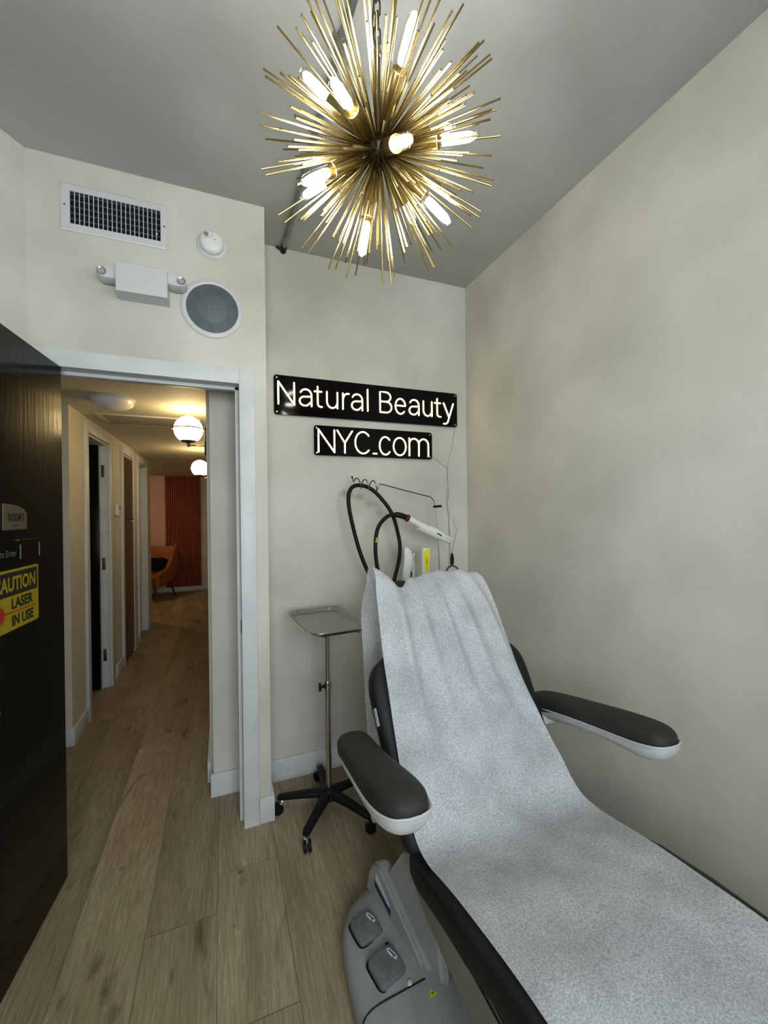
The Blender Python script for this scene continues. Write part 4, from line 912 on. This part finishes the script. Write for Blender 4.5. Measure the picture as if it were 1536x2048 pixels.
m = MB(); tc = Vector((.532, 1.022, .0935)); TT = [tc+Vector((.013*cos(a), .013*sin(a), 0)) for a in (radians(100), radians(220), radians(340))]
m.prism(TT, (0, 0, .0012)).build('warning_label', YELLOW, base, smooth=0)
MB().stroke([tc+Vector((-.003, -.003, .0014)), tc+Vector((.0, .003, .0014)), tc+Vector((.003, -.003, .0014))], .001).build('warning_mark', BLACK, base)
# paper roll on its rod behind the backrest
m = MB()
for s in (-1, 1):
    m.stroke([(CX+s*.19, 1.30, .60), (CX+s*.21, 1.50, .42), (CX+s*.225, 1.635, .19)], .006)
m.build('roll_bracket', BLACK, chair)

# exam paper
pr = thing('exam_paper', (CX, 1.0, .60), 'sheet of white crepe exam paper draped over the chair from headrest to seat', 'paper')
ctrl = []   # (y, z, left x, right x, v-fade)
def add(y, z, l, r, f=0, nb=1.0): ctrl.append((y, z, l, r, f))
SEATZ = lambda y: interp([(a, b+c) for a, b, c in sorted(prof)], y)
add(-.02, .53, .50, 1.02); add(.0, .566, .50, 1.02); add(.05, .584, .50, 1.02)
for y in (.18, .32, .46, .58, .70, .80, .88): add(y, SEATZ(y)+.006, .492 if y > .3 else .497, interp([(0, 1.022), (.5, 1.026), (.8, 1.046), (.9, 1.062)], y))
add(.95, SEATZ(.95)+.012, .490, 1.070); add(1.005, SEATZ(1.0)+.030, .489, 1.072)
for v, l, r, w, f in ((.045, .489, 1.074, .020, 0), (.10, .489, 1.072, .012, .0), (.17, .489, 1.058, .009, .1), (.25, .490, 1.042, .009, .3), (.33, .492, 1.026, .010, .5), (.41, .495, 1.019, .013, .7), (.50, .498, 1.019, .018, .85), (.58, .504, 1.020, .022, 1), (.66, .511, 1.020, .026, 1), (.73, .519, 1.013, .028, 1), (.785, .528, 1.002, .026, 1)):
    p = B(0, v, w); add(p.y, p.z, l, r, f)
p = B(0, .818, .006); add(p.y, p.z, .530, .990, 1)
p = B(0, .822, -.022); add(p.y, p.z, .531, .985, 1)
p = B(0, .790, -.065); add(p.y, p.z, .531, .985, .9)
add(1.592, 1.02, .530, 1.0, .8); add(1.60, .88, .534, 1.01, .6); add(1.603, .70, .541, 1.01, .5); add(1.607, .50, .553, 1.015, .4); add(1.612, .32, .565, 1.02, .2); add(1.618, .205, .573, 1.023, 0)
C3 = cat_rom([(a, b, c) for a, b, c, _, _ in ctrl], 7); C4 = cat_rom([(d, f, 0) for _, _, _, d, f in ctrl], 7)
NT = 64; rows = []; nrow = len(C3)
for i in range(nrow):
    a = C3[max(i-1, 0)]; b = C3[min(i+1, nrow-1)]; tg = Vector((0, b.x-a.x, b.y-a.y)).normalized(); nm = Vector((0, -tg.z, tg.y))
    y, zz, lft = C3[i]; rgt, fd = C4[i].x, max(0, C4[i].y); row = []
    vloc = (Vector((0, y, zz))-BO).dot(bv)
    front = i < nrow*.66
    for j in range(NT+1):
        u = j/NT; x = lft+(rgt-lft)*u; off = 0.0
        # long folds fanning down from the headrest
        for cc, amp, wd, dr in ((.16, .012, .045, .10), (.33, .010, .05, .16), (.50, .008, .04, .24), (.64, .014, .06, .34), (.84, .012, .05, .30)):
            ctr = cc + dr*(.78-min(max(vloc, 0), .82))
            off += 2.1*amp*fd*math.exp(-((u-ctr)/wd)**2)
        off += .004*fd*sin(19*u+7*vloc)+.0016*sin(31*u+17*y)*(.4+fd)+.0012*sin(23*y+9*u)
        fo_ = 1-.75*max(0, min(1, (vloc-.66)/.14)); off *= fo_
        # free left flap stands off the headrest
        if u < .26: off += .022*fd*(1-u/.26)**1.5
        P = Vector((x, y, zz))+nm*off
        if fd > .6:
            k_ = max(0, min(1, (vloc-.62)/.16)) if front else max(0, min(1, (zz-.85)/.25))
            dip = .052*math.exp(-((u-.22)/.085)**2)+.016*math.exp(-((u-.40)/.10)**2)-.020*math.exp(-((u-.0)/.09)**2)+.010*(max(0, (u-.80)/.2)**2)
            P -= bv*dip*k_
            P += bv*.0015*sin(13*u)*k_
        row.append(P)
    rows.append(row)
MB().grid(rows).build('sheet', PAPER, pr, smooth=75)
tag(MB().lathe([(.016, 0), (.036, 0), (.036, .45), (.016, .45)], (.575, 1.635, .17), (1, 0, 0), 32).build('paper_roll', noisy(mat('roll_paper', (.66, .68, .68), .9), (.6, .62, .62), (.7, .72, .72), 20)), 'white roll of exam paper hanging low behind the backrest', 'paper roll')
MB().cyl((.55, 1.635, .17), (1.03, 1.635, .17), .006, seg=12).build('roll_rod', BLACK, chair)
